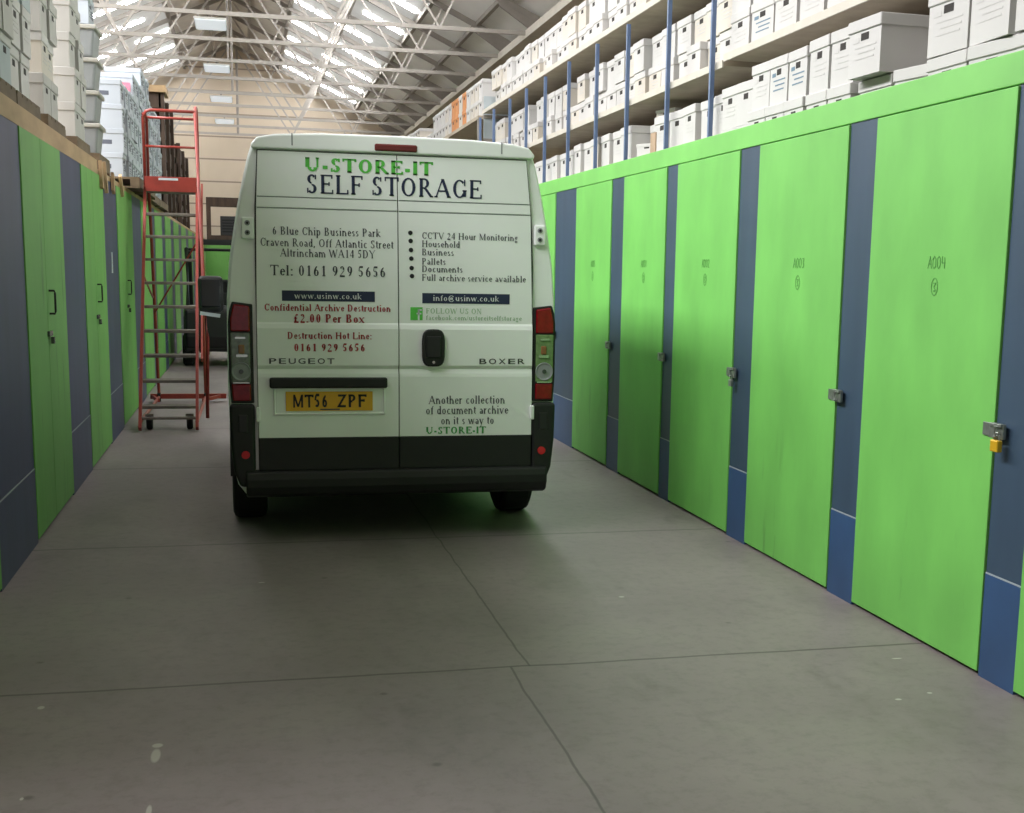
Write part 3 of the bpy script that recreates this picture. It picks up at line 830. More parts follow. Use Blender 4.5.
# grey plastic crates
cr = None
for r in range(5):
    lab = 'grey plastic crate, %s in the crate stack behind the tan grey boxes' % ('lowest', 'second from bottom', 'third from bottom', 'fourth from bottom', 'topmost')[r]
    loc = (-1.58, 13.38, 2.702 + .295 * r)
    if cr is None:
        cr = thing('plastic_crate', lab, 'crate', loc, group='stacked grey plastic crates')
        MB().taper(-.27, .27, -.24, .24, 0, .25, .03).build('tub', M['crate'], cr, bevel=.02)
        MB().box(-.29, .29, -.26, .26, .245, .285).build('rim', M['crate_rim'], cr, bevel=.01)
        MB().box(-.08, .08, -.275, -.255, .16, .2).build('handle', M['crate_rim'], cr, bevel=.006)
    elif r < 4:
        copy_thing(cr, loc, random.uniform(-.02, .02), lab)
    else:
        put_box('L', (loc[0], loc[1], loc[2]), 'white carton resting on top of the grey plastic crates', 'carton on the crates', math.pi)
        put_box('L', (loc[0], loc[1], loc[2] + .29), 'upper white carton above the grey plastic crates', 'carton on the crates', math.pi)
# loose timber ends hanging over the edge by the pallets
for i, (y, z0, z1, lean) in enumerate(((12.55, 2.36, 2.60, .05), (12.95, 2.34, 2.62, -.04), (13.6, 2.38, 2.56, .1), (14.6, 2.40, 2.6, -.1))):
    o = MB().bar((XV + .03, y, z0), (XV + .02, y + lean, z1), .03, .07, ref=(0, 1, 0)).build('timber_offcut', M['wood'])
    tag(o, 'short raw timber offcut hanging over the unit edge, %s from the crate stack' % ORD[i + 1], 'timber', 'hanging timber offcuts')
# dark timber rack ends beyond the white stack
dr = thing('timber_rack', 'tall dark brown timber rack with pale top board behind the red steps', 'rack', (0, 0, 0))
for i, y in enumerate((23.6, 25.0, 26.5)):
    MB().box(-1.36, -1.28, y - .1, y + .1, 2.51, 4.55).build('upright', M['dark_wood'], dr)
    MB().box(-2.3, -2.22, y - .05, y + .05, 2.51, 4.55).build('back_post', M['dark_wood'], dr)
MB().box(-2.4, -1.24, 23.4, 24.3, 4.55, 4.66).build('top_board', M['wood'], dr)
b = MB()
for k in range(5): b.box(-2.2, -1.33, 23.5, 26.6, 2.7 + k * .4, 2.95 + k * .4)
b.build('side_board', M['dark_wood'], dr)
dc = thing('timber_rack', 'shorter dark timber rack farther along behind the red steps', 'rack', (0, 0, 0))
for y in (29.0, 31.0, 33.0):
    MB().box(-1.36, -1.28, y - .1, y + .1, 2.51, 4.2).build('upright', M['dark_wood'], dc)
b = MB()
for k in range(4): b.box(-2.3, -1.33, 28.9, 33.1, 2.7 + k * .4, 2.98 + k * .4)
b.build('side_board', M['dark_wood'], dc)

# ------------------------------------------------------------------ red warehouse steps
st = thing('mobile_steps', 'tall red wheeled warehouse steps with guard rail standing before the van', 'steps', (0, 0, 0))
XA, XB = -1.075, -.515
yb, yt, zt = 13.72, 15.55, 2.55
for x in (XA, XB):
    MB().bar((x, yb - .05, .03), (x, yt, zt), .03, .06, ref=(0, 0, 1)).build('stringer', M['red'], st)
nT = 9
for k in range(nT):
    z = .245 + k * .252
    y = yb + (yt - yb) * z / zt
    MB().box(XA + .012, XB - .012, y - .02, y + .20, z - .03, z).build('tread', M['tread'], st, bevel=.004)
MB().box(XA, XB, yt - .05, yt + .60, zt - .04, zt).build('platform', M['tread'], st)
MB().box(XA, XB, yt - .08, yt - .055, zt - .05, zt + .115).build('toe_board', M['red'], st, bevel=.003)
MB().box(XA + .15, XB - .2, yt - .0815, yt - .08, zt + .075, zt + .10).build('stamp', M['sign_white'], st)
for x in (XA, XB):
    MB().tube([(x, yt + .58, zt), (x, 16.72, .06)], .018).build('rear_leg', M['red'], st)
    MB().tube([(x, yb - .02, .10), (x, 16.75, .06)], .018).build('base_rail', M['red'], st)
    MB().tube([(x, yt - .6, 1.55), (x, 16.2, 1.30)], .011).build('brace', M['red'], st)
MB().box(XA - .1, XB + .25, 16.68, 16.74, .04, .10).build('rear_bar', M['red'], st)
for x in (XA + .02, XB - .02):
    MB().bar((x, 16.3, .06), (x + (.2 if x > -.8 else -.1), 16.7, .07), .03, .04).build('outrigger', M['red'], st)
MB().tube([(XA, yb + .05, .13), (XB, yb + .05, .13)], .016).build('front_bar', M['tread'], st)
MB().tube([(XA, 16.3, 1.1), (XB, 15.9, 2.0)], .010).build('cross_brace', M['red'], st)
# guard: hoop round the platform
g = MB()
g.tube([(XA, yt + .02, zt), (XA, yt + .02, zt + .77), (XA + .03, yt + .02, zt + .83), (XA + .08, yt + .02, zt + .845), (XB, yt + .02, zt + .845)], .018)
g.tube([(XA, yt + .02, zt + .45), (XB, yt + .02, zt + .45)], .014)
g.build('guard_rail', M['red'], st, smooth=True)
g = MB()
g.tube([(XB, yt + .56, zt), (XB, yt + .56, zt + .80), (XB, yt + .48, zt + .90), (XB, yt + .36, zt + .93), (XB, yt + .1, zt + .90), (XB, yt - .02, zt + .80), (XB + .10, yb + .25, 1.25), (XB + .12, yb + .12, .95), (XB + .10, yb + .12, .12)], .018)
g.build('handrail', M['red'], st, smooth=True)
g = MB()
g.tube([(XA, yt + .56, zt), (XA, yt + .56, zt + .80), (XA, yt + .3, zt + .84), (XA, yt + .02, zt + .8)], .016)
g.tube([(XA, yt + .56, zt + .82), (XB, yt + .56, zt + .82)], .016)
g.build('back_rail', M['red'], st, smooth=True)
MB().bar((XB + .05, yb + .4, .7), (XB + .05, yt + .2, zt + .05), .018, .05).build('side_stringer', M['red'], st)
for x in (XA + .08, XB - .08):
    w = MB().lathe([(.03, -.03), (.065, -.03), (.075, -.018), (.075, .018), (.065, .03), (.03, .03)], (x, yb + .18, .075), 'x', 20).build('caster', M['rubber'], st)
    MB().box(x - .04, x + .04, yb + .15, yb + .21, .12, .16).build('fork', M['tread'], w)
for x in (XA, XB):
    MB().lathe([(.03, -.02), (.055, -.02), (.06, -.012), (.06, .012), (.055, .02), (.03, .02)], (x, 16.72, .06), 'x', 16).build('rear_wheel', M['rubber'], st)

# ------------------------------------------------------------------ end of the aisle
struct(MB().box(-1.25, 3.0, 44.0, 44.15, 0, 2.5).build('wall_end', M['green_left']))
fr2 = thing('steel_frame', 'dark rectangular frame above the green partition at the aisle end', 'frame', (0, 0, 0))
for x in (-1.12, .35):
    MB().box(x - .07, x + .07, 44.0, 44.12, 2.5, 3.62).build('post', M['dark_wood'], fr2)
MB().box(-1.19, .42, 43.98, 44.14, 3.55, 3.85).build('top_rail', M['dark_wood'], fr2)
MB().box(-1.19, .42, 43.98, 44.14, 2.5, 2.64).build('bottom_rail', M['dark_wood'], fr2)
hb = thing('heater', 'dark boxy heater hung in the frame at the aisle end', 'heater', (-.5, 44.06, 2.64))
MB().box(-.26, .3, -.055, .055, 0.002, .62).build('casing', M['black_gloss'], hb, bevel=.02)
v = MB()
for k in range(5): v.box(-.2, .24, -.065, -.055, .1 + k * .09, .15 + k * .09)
v.build('grille', M['rubber'], hb)
# dark forklift parked at the far end of the aisle
fk = thing('forklift', 'dark forklift parked down the aisle between the steps and the van', 'forklift', (-.50, 22.6, 0))
MB().prism([(-.1, .25), (-.1, .85), (.25, 1.0), (1.0, 1.0), (1.9, .7), (1.9, .25)], -.52, .52, 'yz').build('chassis', M['black_gloss'], fk, bevel=.04)
MB().prism([(-.12, .3), (-.2, .5), (-.2, .95), (-.05, 1.02), (.3, 1.02), (.3, .3)], -.5, .5, 'yz').build('counterweight', M['black_gloss'], fk, bevel=.05)
MB().box(-.22, .22, .35, .45, 1.0, 1.45).build('seat', M['rubber'], fk, bevel=.04)
gd = MB()
for x in (-.45, .45):
    gd.tube([(x, .05, .95), (x, .15, 1.95), (x, 1.35, 1.95), (x, 1.7, .8)], .035)
for k in range(6): gd.tube([(-.45, .2 + k * .22, 1.95), (.45, .2 + k * .22, 1.95)], .02)
gd.build('overhead_guard', M['black_gloss'], fk)
mm = MB()
for x in (-.3, .3): mm.box(x - .05, x + .05, 1.95, 2.08, .1, 2.1)
for z in (.3, 1.1, 2.05): mm.box(-.35, .35, 1.97, 2.06, z, z + .1)
mm.build('mast', M['black_gloss'], fk)
for x in (-.22, .22): MB().box(x - .05, x + .05, 2.08, 3.1, .06, .11).build('fork', M['truss'], fk)
for x in (-.46, .46):
    for y, r in ((.2, .27), (1.5, .33)):
        MB().lathe([(.1, -.09), (r - .03, -.09), (r, -.06), (r, .06), (r - .03, .09), (.1, .09)], (x, y, r), 'x', 22).build('wheel', M['rubber'], fk)

# ------------------------------------------------------------------ lettering: a serif alphabet drawn with a broad nib
def serif_glyphs():
    G = {}
    def g(ch, w, *st): G[ch] = (w, st)
    L = lambda x0, y0, x1, y1, k='T': ('l', x0, y0, x1, y1, k)
    A = lambda cx, cy, rx, ry, a0, a1: ('a', cx, cy, rx, ry, a0, a1)
    S = lambda x, y, h=.13: ('s', x, y, h)
    x = .66
    g('A', .95, L(.09, 0, .47, 1, 't'), L(.47, 1, .85, 0), L(.23, .35, .7, .35, 't'), S(.09, 0, .1), S(.85, 0, .12))
    g('B', .82, L(.2, 0, .2, 1), L(.08, 1, .42, 1, 't'), L(.08, 0, .42, 0, 't'), L(.2, .52, .42, .52, 't'), A(.40, .76, .24, .24, 90, -90), A(.42, .26, .29, .26, 90, -90))
    g('C', .85, A(.48, .5, .39, .5, 48, 318), L(.78, .66, .78, 1, 't'))
    g('D', .92, L(.2, 0, .2, 1), L(.08, 1, .42, 1, 't'), L(.08, 0, .42, 0, 't'), A(.40, .5, .42, .5, 90, -90))
    g('E', .82, L(.2, 0, .2, 1), L(.08, 1, .72, 1, 't'), L(.2, .52, .55, .52, 't'), L(.08, 0, .74, 0, 't'), L(.72, .8, .72, 1, 't'), L(.76, 0, .76, .22, 't'), L(.56, .42, .56, .62, 't'))
    g('F', .75, L(.2, 0, .2, 1), L(.08, 1, .7, 1, 't'), L(.2, .52, .52, .52, 't'), L(.7, .8, .7, 1, 't'), L(.54, .42, .54, .62, 't'), S(.2, 0))
    g('G', .95, A(.48, .5, .39, .5, 48, 320), L(.78, .66, .78, 1, 't'), L(.78, .08, .78, .42), S(.78, .44, .12))
    g('H', 1.0, L(.2, 0, .2, 1), L(.8, 0, .8, 1), L(.2, .52, .8, .52, 't'), S(.2, 0), S(.2, 1), S(.8, 0), S(.8, 1))
    g('I', .42, L(.21, 0, .21, 1), S(.21, 0), S(.21, 1))
    g('K', .98, L(.2, 0, .2, 1), L(.8, 1, .28, .45, 't'), L(.38, .56, .84, 0), S(.2, 0), S(.2, 1), S(.8, 1, .1), S(.84, 0, .1))
    g('L', .8, L(.2, 0, .2, 1), L(.08, 0, .72, 0, 't'), L(.74, 0, .74, .24, 't'), S(.2, 1))
    g('M', 1.2, L(.18, 0, .18, 1, 't'), L(.18, 1, .58, .05), L(.58, .05, .98, 1, 't'), L(.98, 0, .98, 1), S(.18, 0, .1), S(.98, 0), S(.12, 1, .08), S(1.0, 1, .1))
    g('N', 1.0, L(.18, 0, .18, 1, 't'), L(.18, 1, .8, 0), L(.8, 0, .8, 1, 't'), S(.18, 0, .1), S(.8, 1, .1), S(.12, 1, .08))
    g('O', .98, A(.49, .5, .41, .5, 0, 360))
    g('P', .78, L(.2, 0, .2, 1), L(.08, 1, .42, 1, 't'), L(.2, .46, .42, .46, 't'), A(.40, .73, .27, .27, 90, -90), S(.2, 0))
    g('R', .92, L(.2, 0, .2, 1), L(.08, 1, .42, 1, 't'), L(.2, .48, .42, .48, 't'), A(.40, .74, .26, .26, 90, -90), L(.42, .48, .80, 0), S(.2, 0), S(.82, 0, .08))
    g('S', .72, A(.36, .75, .25, .25, 40, 268), A(.36, .25, .27, .25, 92, -140), L(.57, .74, .57, .98, 't'), L(.13, .02, .13, .28, 't'))
    g('T', .86, L(.43, 0, .43, 1), L(.06, 1, .80, 1, 't'), L(.06, .78, .06, 1, 't'), L(.80, .78, .80, 1, 't'), S(.43, 0))
    g('U', 1.0, L(.2, .3, .2, 1), A(.5, .3, .3, .3, 180, 360), L(.8, .3, .8, 1, 't'), S(.2, 1), S(.8, 1, .1))
    g('V', .95, L(.1, 1, .48, 0), L(.48, 0, .84, 1, 't'), S(.1, 1, .12), S(.84, 1, .1))
    g('W', 1.3, L(.1, 1, .4, 0), L(.4, 0, .66, .95, 't'), L(.66, .95, .92, 0), L(.92, 0, 1.2, 1, 't'), S(.1, 1, .1), S(1.2, 1, .1))
    g('X', .95, L(.12, 1, .82, 0), L(.8, 1, .12, 0, 't'), S(.12, 1, .1), S(.8, 1, .1), S(.12, 0, .1), S(.82, 0, .1))
    g('Y', .95, L(.1, 1, .48, .48), L(.84, 1, .48, .48, 't'), L(.48, 0, .48, .5), S(.1, 1, .12), S(.84, 1, .1), S(.48, 0))
    g('Z', .82, L(.08, 1, .72, 1, 't'), L(.72, 1, .08, 0), L(.08, 0, .74, 0, 't'))
    g('a', .60, A(.28, .46, .18, .2, 150, 0), L(.46, .06, .46, .46), A(.26, .18, .18, .18, 60, 330), L(.46, .02, .56, .02, 't'))
    g('b', .66, L(.14, 0, .14, 1), A(.34, .33, .24, .33, 150, -150), S(.1, 1, .08))
    g('c', .58, A(.33, .33, .26, .33, 50, 315))
    g('d', .66, L(.5, 0, .5, 1), A(.3, .33, .24, .33, 30, 330), S(.46, 1, .08), S(.54, 0, .07))
    g('e', .58, A(.32, .33, .25, .33, 0, 318), L(.1, .37, .56, .37, 't'))
    g('f', .44, L(.2, 0, .2, .8), A(.36, .8, .16, .2, 180, 60), L(.05, x, .38, x, 't'), S(.2, 0, .12))
    g('g', .62, A(.28, .44, .2, .22, 0, 360), A(.28, -.14, .22, .17, 0, 360), L(.12, .1, .36, .06, 't'), L(.42, .62, .58, .62, 't'))
    g('h', .70, L(.14, 0, .14, 1), A(.34, .42, .2, .24, 160, 0), L(.54, 0, .54, .42), S(.1, 1, .08), S(.14, 0, .11), S(.54, 0, .11))
    g('i', .34, L(.17, 0, .17, x), S(.13, x, .08), S(.17, 0, .12), L(.17, .86, .17, .98))
    g('k', .68, L(.14, 0, .14, 1), L(.52, x, .18, .28, 't'), L(.26, .38, .58, 0), S(.1, 1, .08), S(.14, 0, .11), S(.52, x, .09), S(.6, 0, .08))
    g('l', .34, L(.17, 0, .17, 1), S(.13, 1, .08), S(.17, 0, .12))
    g('m', 1.04, L(.14, 0, .14, x), A(.33, .42, .19, .24, 160, 0), L(.52, 0, .52, .42), A(.71, .42, .19, .24, 160, 0), L(.9, 0, .9, .42), S(.1, x, .08), S(.14, 0, .11), S(.52, 0, .11), S(.9, 0, .11))
    g('n', .70, L(.14, 0, .14, x), A(.34, .42, .2, .24, 160, 0), L(.54, 0, .54, .42), S(.1, x, .08), S(.14, 0, .11), S(.54, 0, .11))
    g('o', .64, A(.32, .33, .26, .33, 0, 360))
    g('p', .66, L(.14, -.32, .14, x), A(.34, .33, .24, .33, 150, -150), S(.1, x, .08), S(.14, -.32, .11))
    g('r', .48, L(.14, 0, .14, x), A(.34, .46, .2, .2, 170, 60), S(.1, x, .08), S(.14, 0, .12))
    g('s', .50, A(.25, .49, .17, .17, 40, 268), A(.25, .17, .18, .17, 92, -140))
    g('t', .40, L(.2, .1, .2, .88), A(.32, .12, .12, .12, 180, 300), L(.04, x, .38, x, 't'))
    g('u', .70, L(.16, .2, .16, x), A(.34, .2, .18, .2, 180, 340), L(.54, 0, .54, x), S(.12, x, .08), S(.5, x, .08), S(.58, 0, .07))
    g('v', .66, L(.08, x, .33, 0), L(.33, 0, .56, x, 't'), S(.08, x, .1), S(.56, x, .09))
    g('w', .96, L(.08, x, .3, 0), L(.3, 0, .48, x, 't'), L(.48, x, .68, 0), L(.68, 0, .86, x, 't'), S(.08, x, .09), S(.86, x, .09))
    g('x', .66, L(.08, x, .56, 0), L(.56, x, .08, 0, 't'), S(.08, x, .09), S(.56, x, .09), S(.08, 0, .09), S(.56, 0, .09))
    g('y', .66, L(.08, x, .33, 0), L(.56, x, .22, -.3, 't'), S(.08, x, .1), S(.56, x, .09), L(.1, -.3, .22, -.3, 't'))
    g('0', .68, A(.34, .5, .25, .5, 0, 360))
    g('1', .68, L(.36, 0, .36, 1), S(.36, 0, .15), L(.2, .84, .36, .98, 't'))
    g('2', .68, A(.32, .72, .22, .28, 165, -20), L(.52, .62, .1, .04, 't'), L(.08, .03, .58, .03), )
    g('4', .68, L(.45, 0, .45, 1), L(.42, .98, .06, .3, 't'), L(.06, .27, .62, .27, 't'))
    g('5', .68, L(.2, .96, .54, .96), L(.2, .96, .14, .56, 't'), A(.3, .32, .24, .30, 120, -140))
    g('6', .68, A(.34, .31, .24, .31, 0, 360), A(.56, .36, .46, .64, 180, 108))
    g('9', .68, A(.34, .69, .24, .31, 0, 360), A(.12, .64, .46, .64, 0, -72))
    g('.', .3, L(.15, 0, .15, .12)); g(',', .3, L(.15, .12, .11, -.14)); g(':', .34, L(.17, 0, .17, .12), L(.17, .5, .17, .62))
    g('-', .42, L(.06, .32, .36, .32)); g(' ', .34); g('/', .4, L(.04, -.05, .36, 1.0, 't'))
    g('£', .72, L(.1, .03, .64, .03), L(.1, .5, .5, .5, 't'), L(.28, .05, .28, .7), A(.44, .76, .17, .24, 180, 20))
    g('@', 1.1, A(.55, .4, .46, .56, 40, 330), A(.52, .4, .18, .24, 0, 360), L(.72, .18, .76, .64, 't'))
    return G
SERIF = serif_glyphs()

def lettering(mb, text, x0, x1, zb, cap, bold=0.0, plain=False):
    """strokes laid flat in the xz plane at y = 0, reading along +x, between x0 and x1"""
    T, t = .155 + .075 * bold, .062 + .045 * bold
    if plain: T, t = .20, .17
    wt = sum(SERIF[c][0] + .06 for c in text) - .06
    sx = (x1 - x0) / wt
    px = x0
    def quad(a, b, c, d):
        mb.add([(p[0], 0, p[1]) for p in (a, b, c, d)], [(0, 1, 2, 3)])
    for ch in text:
        w, st = SERIF[ch]
        def P(x, y): return (px + x * sx, zb + y * cap)
        for s in st:
            if s[0] == 'l':
                _, ax, ay, bx, by, k = s
                th = T if k == 'T' else t
                dx, dy = bx - ax, by - ay
                if abs(dy) < 1e-6:
                    th = th if k == 'T' else t
                    quad(P(ax, ay - th / 2 + (th / 2 if ay == 0 else 0) - (th / 2 if ay == 1 else 0)), P(bx, by - th / 2 + (th / 2 if ay == 0 else 0) - (th / 2 if ay == 1 else 0)),
                         P(bx, by + th / 2 + (th / 2 if ay == 0 else 0) - (th / 2 if ay == 1 else 0)), P(ax, ay + th / 2 + (th / 2 if ay == 0 else 0) - (th / 2 if ay == 1 else 0)))
                else:
                    quad(P(ax - th / 2, ay), P(ax + th / 2, ay), P(bx + th / 2, by), P(bx - th / 2, by))
            elif s[0] == 's':
                if plain: continue
                _, ax, ay, h = s
                y0, y1 = (ay, ay + t) if ay <= 0 else (ay - t, ay)
                quad(P(ax - h, y0), P(ax + h, y0), P(ax + h, y1), P(ax - h, y1))
            else:
                _, cx, cy, rx, ry, a0, a1 = s
                n = max(6, int(abs(a1 - a0) / 20))
                prev = None
                for i in range(n + 1):
                    a = R(a0 + (a1 - a0) * i / n)
                    th = t + (T - t) * abs(math.cos(a)) ** 1.4
                    o = P(cx + rx * math.cos(a), cy + ry * math.sin(a))
                    q = P(cx + max(rx - th, .02) * math.cos(a), cy + max(ry - th, .02) * math.sin(a))
                    if prev: quad(prev[0], o, q, prev[1])
                    prev = (o, q)
        px += (w + .06) * sx
    return mb

def sans_mesh(name, text, m, width, height, depth=.002):
    """plain lettering from Blender's built-in face, scaled to a given size, standing in the xz plane"""
    cu = bpy.data.curves.new(name + '_curve', 'FONT')
    cu.body = text
    cu.offset = .012
    ob = bpy.data.objects.new(name + '_tmp', cu)
    COL.objects.link(ob)
    bpy.context.view_layer.update()
    me = bpy.data.meshes.new_from_object(ob.evaluated_get(bpy.context.evaluated_depsgraph_get()))
    bpy.data.objects.remove(ob); bpy.data.curves.remove(cu)
    xs = [v.co.x for v in me.vertices]; ys = [v.co.y for v in me.vertices]
    x0, x1, y0, y1 = min(xs), max(xs), min(ys), max(ys)
    for v in me.vertices:
        v.co = ((v.co.x - x0) / (x1 - x0) * width, 0, (v.co.y - y0) / (y1 - y0) * height)
    me.materials.clear(); me.materials.append(m)
    return me

# ------------------------------------------------------------------ the van
VX, VY = 0.905, 8.08
van = thing('van', 'white panel van with self storage lettering on its rear doors, parked in the aisle', 'van', (VX, VY, 0))
def bx(x): return x - VX
# half outline of the body from sill to roof centre: (half width, height)
PROF = [(.60, .30), (.93, .30), (.975, .36), (.998, .46), (1.014, .66), (1.022, .90), (1.022, 1.25), (1.018, 1.50), (1.0, 1.72), (.972, 1.90), (.944, 2.06), (.914, 2.20), (.884, 2.33), (.862, 2.40), (.82, 2.448), (.72, 2.470), (.45, 2.482), (0, 2.485)]
def ring(y, wk, top, low=.30, xs=0.0):
    """one station of the body: widths scaled by wk, roof brought down to top"""
    out = []
    for hw, z in PROF:
        zz = z if z < .95 else .95 + (z - .95) * (top - .95) / (2.485 - .95)
        if low > .30 and zz < low: zz = low
        out.append((hw * wk, y, zz))
    return out
ST = [(0.0, .982, 2.478), (.012, .993, 2.482), (.04, 1.0, 2.485), (.10, 1.0, 2.49), (.8, 1.0, 2.50), (2.0, 1.0, 2.51), (3.2, 1.0, 2.50), (3.55, .995, 2.47), (3.8, .985, 2.38), (4.05, .98, 2.20), (4.35, .975, 1.82), (4.62, .965, 1.42), (4.75, .955, 1.26), (5.0, .925, 1.16), (5.18, .88, 1.06), (5.28, .80, 1.0)]
body = MB()
rings = []
for y, wk, top in ST:
    h = ring(y, wk, top)
    full = [(-p[0], p[1], p[2]) for p in h] + [(p[0], p[1], p[2]) for p in reversed(h[:-1])]
    rings.append(full)
n = len(rings[0])
vs = [p for r_ in rings for p in r_]
fs = []
for i in range(len(rings) - 1):
    for k in range(n):
        fs.append((i * n + k, i * n + (k + 1) % n, (i + 1) * n + (k + 1) % n, (i + 1) * n + k))
fs.append(tuple(range(n))); fs.append(tuple(reversed(range((len(rings) - 1) * n, len(rings) * n))))
body.add(vs, fs)
body_o = body.build('body', M['van'], van, smooth=True)
for p in body_o.data.polygons:
    if len(p.vertices) > 4: p.use_smooth = False
# rear roof header that overhangs the doors, with a joint near each end
hd = MB()
hw = [(-.855, 2.385), (.855, 2.385), (.862, 2.41), (.825, 2.452), (.72, 2.474), (.45, 2.488), (0, 2.492), (-.45, 2.488), (-.72, 2.474), (-.825, 2.452), (-.862, 2.41)]
hd.prism(hw, -.035, .10)
hd.build('roof_header', M['van'], van, bevel=.018, seg=3, smooth=False)
for x in (.285, 1.555):
    MB().box(bx(x) - .004, bx(x) + .004, -.0362, .02, 2.41, 2.482).build('header_joint', M['crate'], van)
MB().box(bx(.772), bx(1.032), -.043, -.02, 2.397, 2.442).build('brake_light', M['lens_red_dark'], van, bevel=.016, seg=3)
MB().prism([(-.849, .44), (.865, .44), (.865, 1.72), (.85, 2.05), (.814, 2.382), (-.826, 2.382), (-.845, 2.05), (-.849, 1.72)], -.006, .02).build('door_seal', M['van_seal'], van)

def door_face(z):
    """how far the pressed door skin stands out at height z"""
    prof = [(0, -.034), (1.030, -.034), (1.050, -.031), (1.078, -.020), (1.100, -.034), (1.325, -.034), (1.350, -.027), (1.362, -.020), (2.036, -.020), (2.0361, -.020), (2.4, -.020)]
    for (a, ya), (b, yb_) in zip(prof, prof[1:]):
        if a <= z <= b: return ya + (yb_ - ya) * (z - a) / (b - a)
    return -.02
def rear_door(xa, xb, xa_top, xb_top):
    zs = [.655, 1.030, 1.040, 1.050, 1.065, 1.078, 1.090, 1.100, 1.325, 1.338, 1.350, 1.362, 2.038, 2.0381, 2.0479, 2.048, 2.104, 2.1041, 2.1119, 2.112, 2.376]
    mb = MB()
    vs, fs = [], []
    for z in zs:
        t = max(0, (z - 1.7) / (2.376 - 1.7)) ** 1.4
        l, r_ = xa + (xa_top - xa) * t, xb + (xb_top - xb) * t
        y = door_face(z)
        if 2.0381 <= z <= 2.0479 or 2.1041 <= z <= 2.1119: y = -.013
        vs += [(bx(l), y, z), (bx(r_), y, z), (bx(r_), -.004, z), (bx(l), -.004, z)]
    for i in range(len(zs) - 1):
        a, b = i * 4, (i + 1) * 4
        for k in range(4): fs.append((a + k, a + (k + 1) % 4, b + (k + 1) % 4, b + k))
    fs.append((0, 1, 2, 3)); m4 = len(zs) * 4 - 4
    fs.append((m4, m4 + 1, m4 + 2, m4 + 3))
    mb.add(vs, fs)
    o = mb.build('rear_door', M['van'], van, bevel=.003)
    gv = MB()
    for z in (2.043, 2.108):
        t = max(0, (z - 1.7) / (2.376 - 1.7)) ** 1.4
        l, r_ = xa + (xa_top - xa) * t, xb + (xb_top - xb) * t
        gv.box(bx(l) + .004, bx(r_) - .004, -.0165, -.012, z - .0025, z + .0025)
    gv.build('panel_seam', M['crate'], o)
    MB().box(bx(xa), bx(xb), -.036, -.004, .452, .653).build('door_trim', M['black_plastic'], o, bevel=.004)
    return o
dl = rear_door(.060, .914, .084, .905)
dr_ = rear_door(.921, 1.766, .911, 1.714)

def ink(parent, text, x0, x1, zb, cap, m, bold=0.0, name='lettering'):
    mb = MB()
    lettering(mb, text, bx(x0), bx(x1), zb, cap, bold)
    return mb.build(name, m, parent, loc=(0, door_face(zb + cap / 2) - .0022, 0))
def plaque(parent, name, x0, x1, z0, z1, m):
    y = door_face((z0 + z1) / 2)
    return MB().box(bx(x0), bx(x1), y - .0015, y + .004, z0, z1).build(name, m, parent)

# the two title lines run on over the gap between the leaves
ink(dl, 'U-STORE-IT', .354, 1.130, 2.264, .082, M['ink_green'], 1.2)
ink(dl, 'SELF STORAGE', .360, 1.436, 2.135, .112, M['ink_navy'], .3)
ink(dl, '6 Blue Chip Business Park', .160, .808, 1.886, .048, M['ink_grey'], .15)
ink(dl, 'Craven Road, Off Atlantic Street', .088, .886, 1.817, .048, M['ink_grey'], .15)
ink(dl, 'Altrincham WA14 5DY', .204, .775, 1.756, .048, M['ink_grey'], .15)
ink(dl, 'Tel: 0161 929 5656', .144, .840, 1.643, .062, M['ink_grey'], .2)
plaque(dl, 'blue_strip', .211, .771, 1.491, 1.554, M['ink_navy'])
ink(dl, 'www.usinw.co.uk', .285, .690, 1.506, .036, M['ink_white'], .1).location.y -= .002
ink(dl, 'Confidential Archive Destruction', .104, .868, 1.431, .042, M['ink_red'], .8)
ink(dl, '£2.00 Per Box', .275, .706, 1.362, .051, M['ink_red'], .8).location.y -= .002
ink(dl, 'Destruction Hot Line:', .238, .750, 1.262, .042, M['ink_red'], .8)
ink(dl, '0161 929 5656', .275, .710, 1.187, .046, M['ink_red'], .9)
for i, tx in enumerate(('CCTV 24 Hour Monitoring', 'Household', 'Business', 'Pallets', 'Documents', 'Full archive service available')):
    zz = (1.882, 1.832, 1.782, 1.725, 1.679, 1.626)[i]
    x1 = (1.668, 1.299, 1.262, 1.211, 1.318, 1.722)[i]
    ink(dr_, tx, 1.060, x1, zz, .040, M['ink_grey'], .15)
    bz = (1.916, 1.867, 1.812, 1.760, 1.702, 1.653)[i]
    b_ = MB().disc((0, 0, 0), .014, (0, -1, 0), .0025, 14)
    b_.build('bullet', M['ink_black'], dr_, loc=(bx(.990 + .002 * i), -.0195, bz))
plaque(dr_, 'blue_strip', 1.064, 1.618, 1.487, 1.550, M['ink_navy'])
ink(dr_, 'info@usinw.co.uk', 1.130, 1.550, 1.503, .036, M['ink_white'], .1).location.y -= .002
fbq = plaque(dr_, 'green_square', .990, 1.066, 1.382, 1.462, M['ink_green'])
fl = MB()
fl.box(bx(1.036), bx(1.047), 0, .001, 1.382, 1.436); fl.box(bx(1.028), bx(1.058), 0, .001, 1.418, 1.427); fl.box(bx(1.038), bx(1.060), 0, .001, 1.440, 1.450); fl.box(bx(1.036), bx(1.046), 0, .001, 1.432, 1.448)
fl.build('letter', M['ink_white'], fbq, loc=(0, door_face(1.42) - .0032, 0))
ink(dr_, 'FOLLOW US ON', 1.086, 1.440, 1.424, .033, M['ink_pale'], .2)
ink(dr_, 'facebook.com/ustoreitselfstorage', 1.086, 1.698, 1.384, .030, M['ink_pale'], .2)
ink(dr_, 'Another collection', 1.102, 1.592, .858, .052, M['ink_grey'], .15)
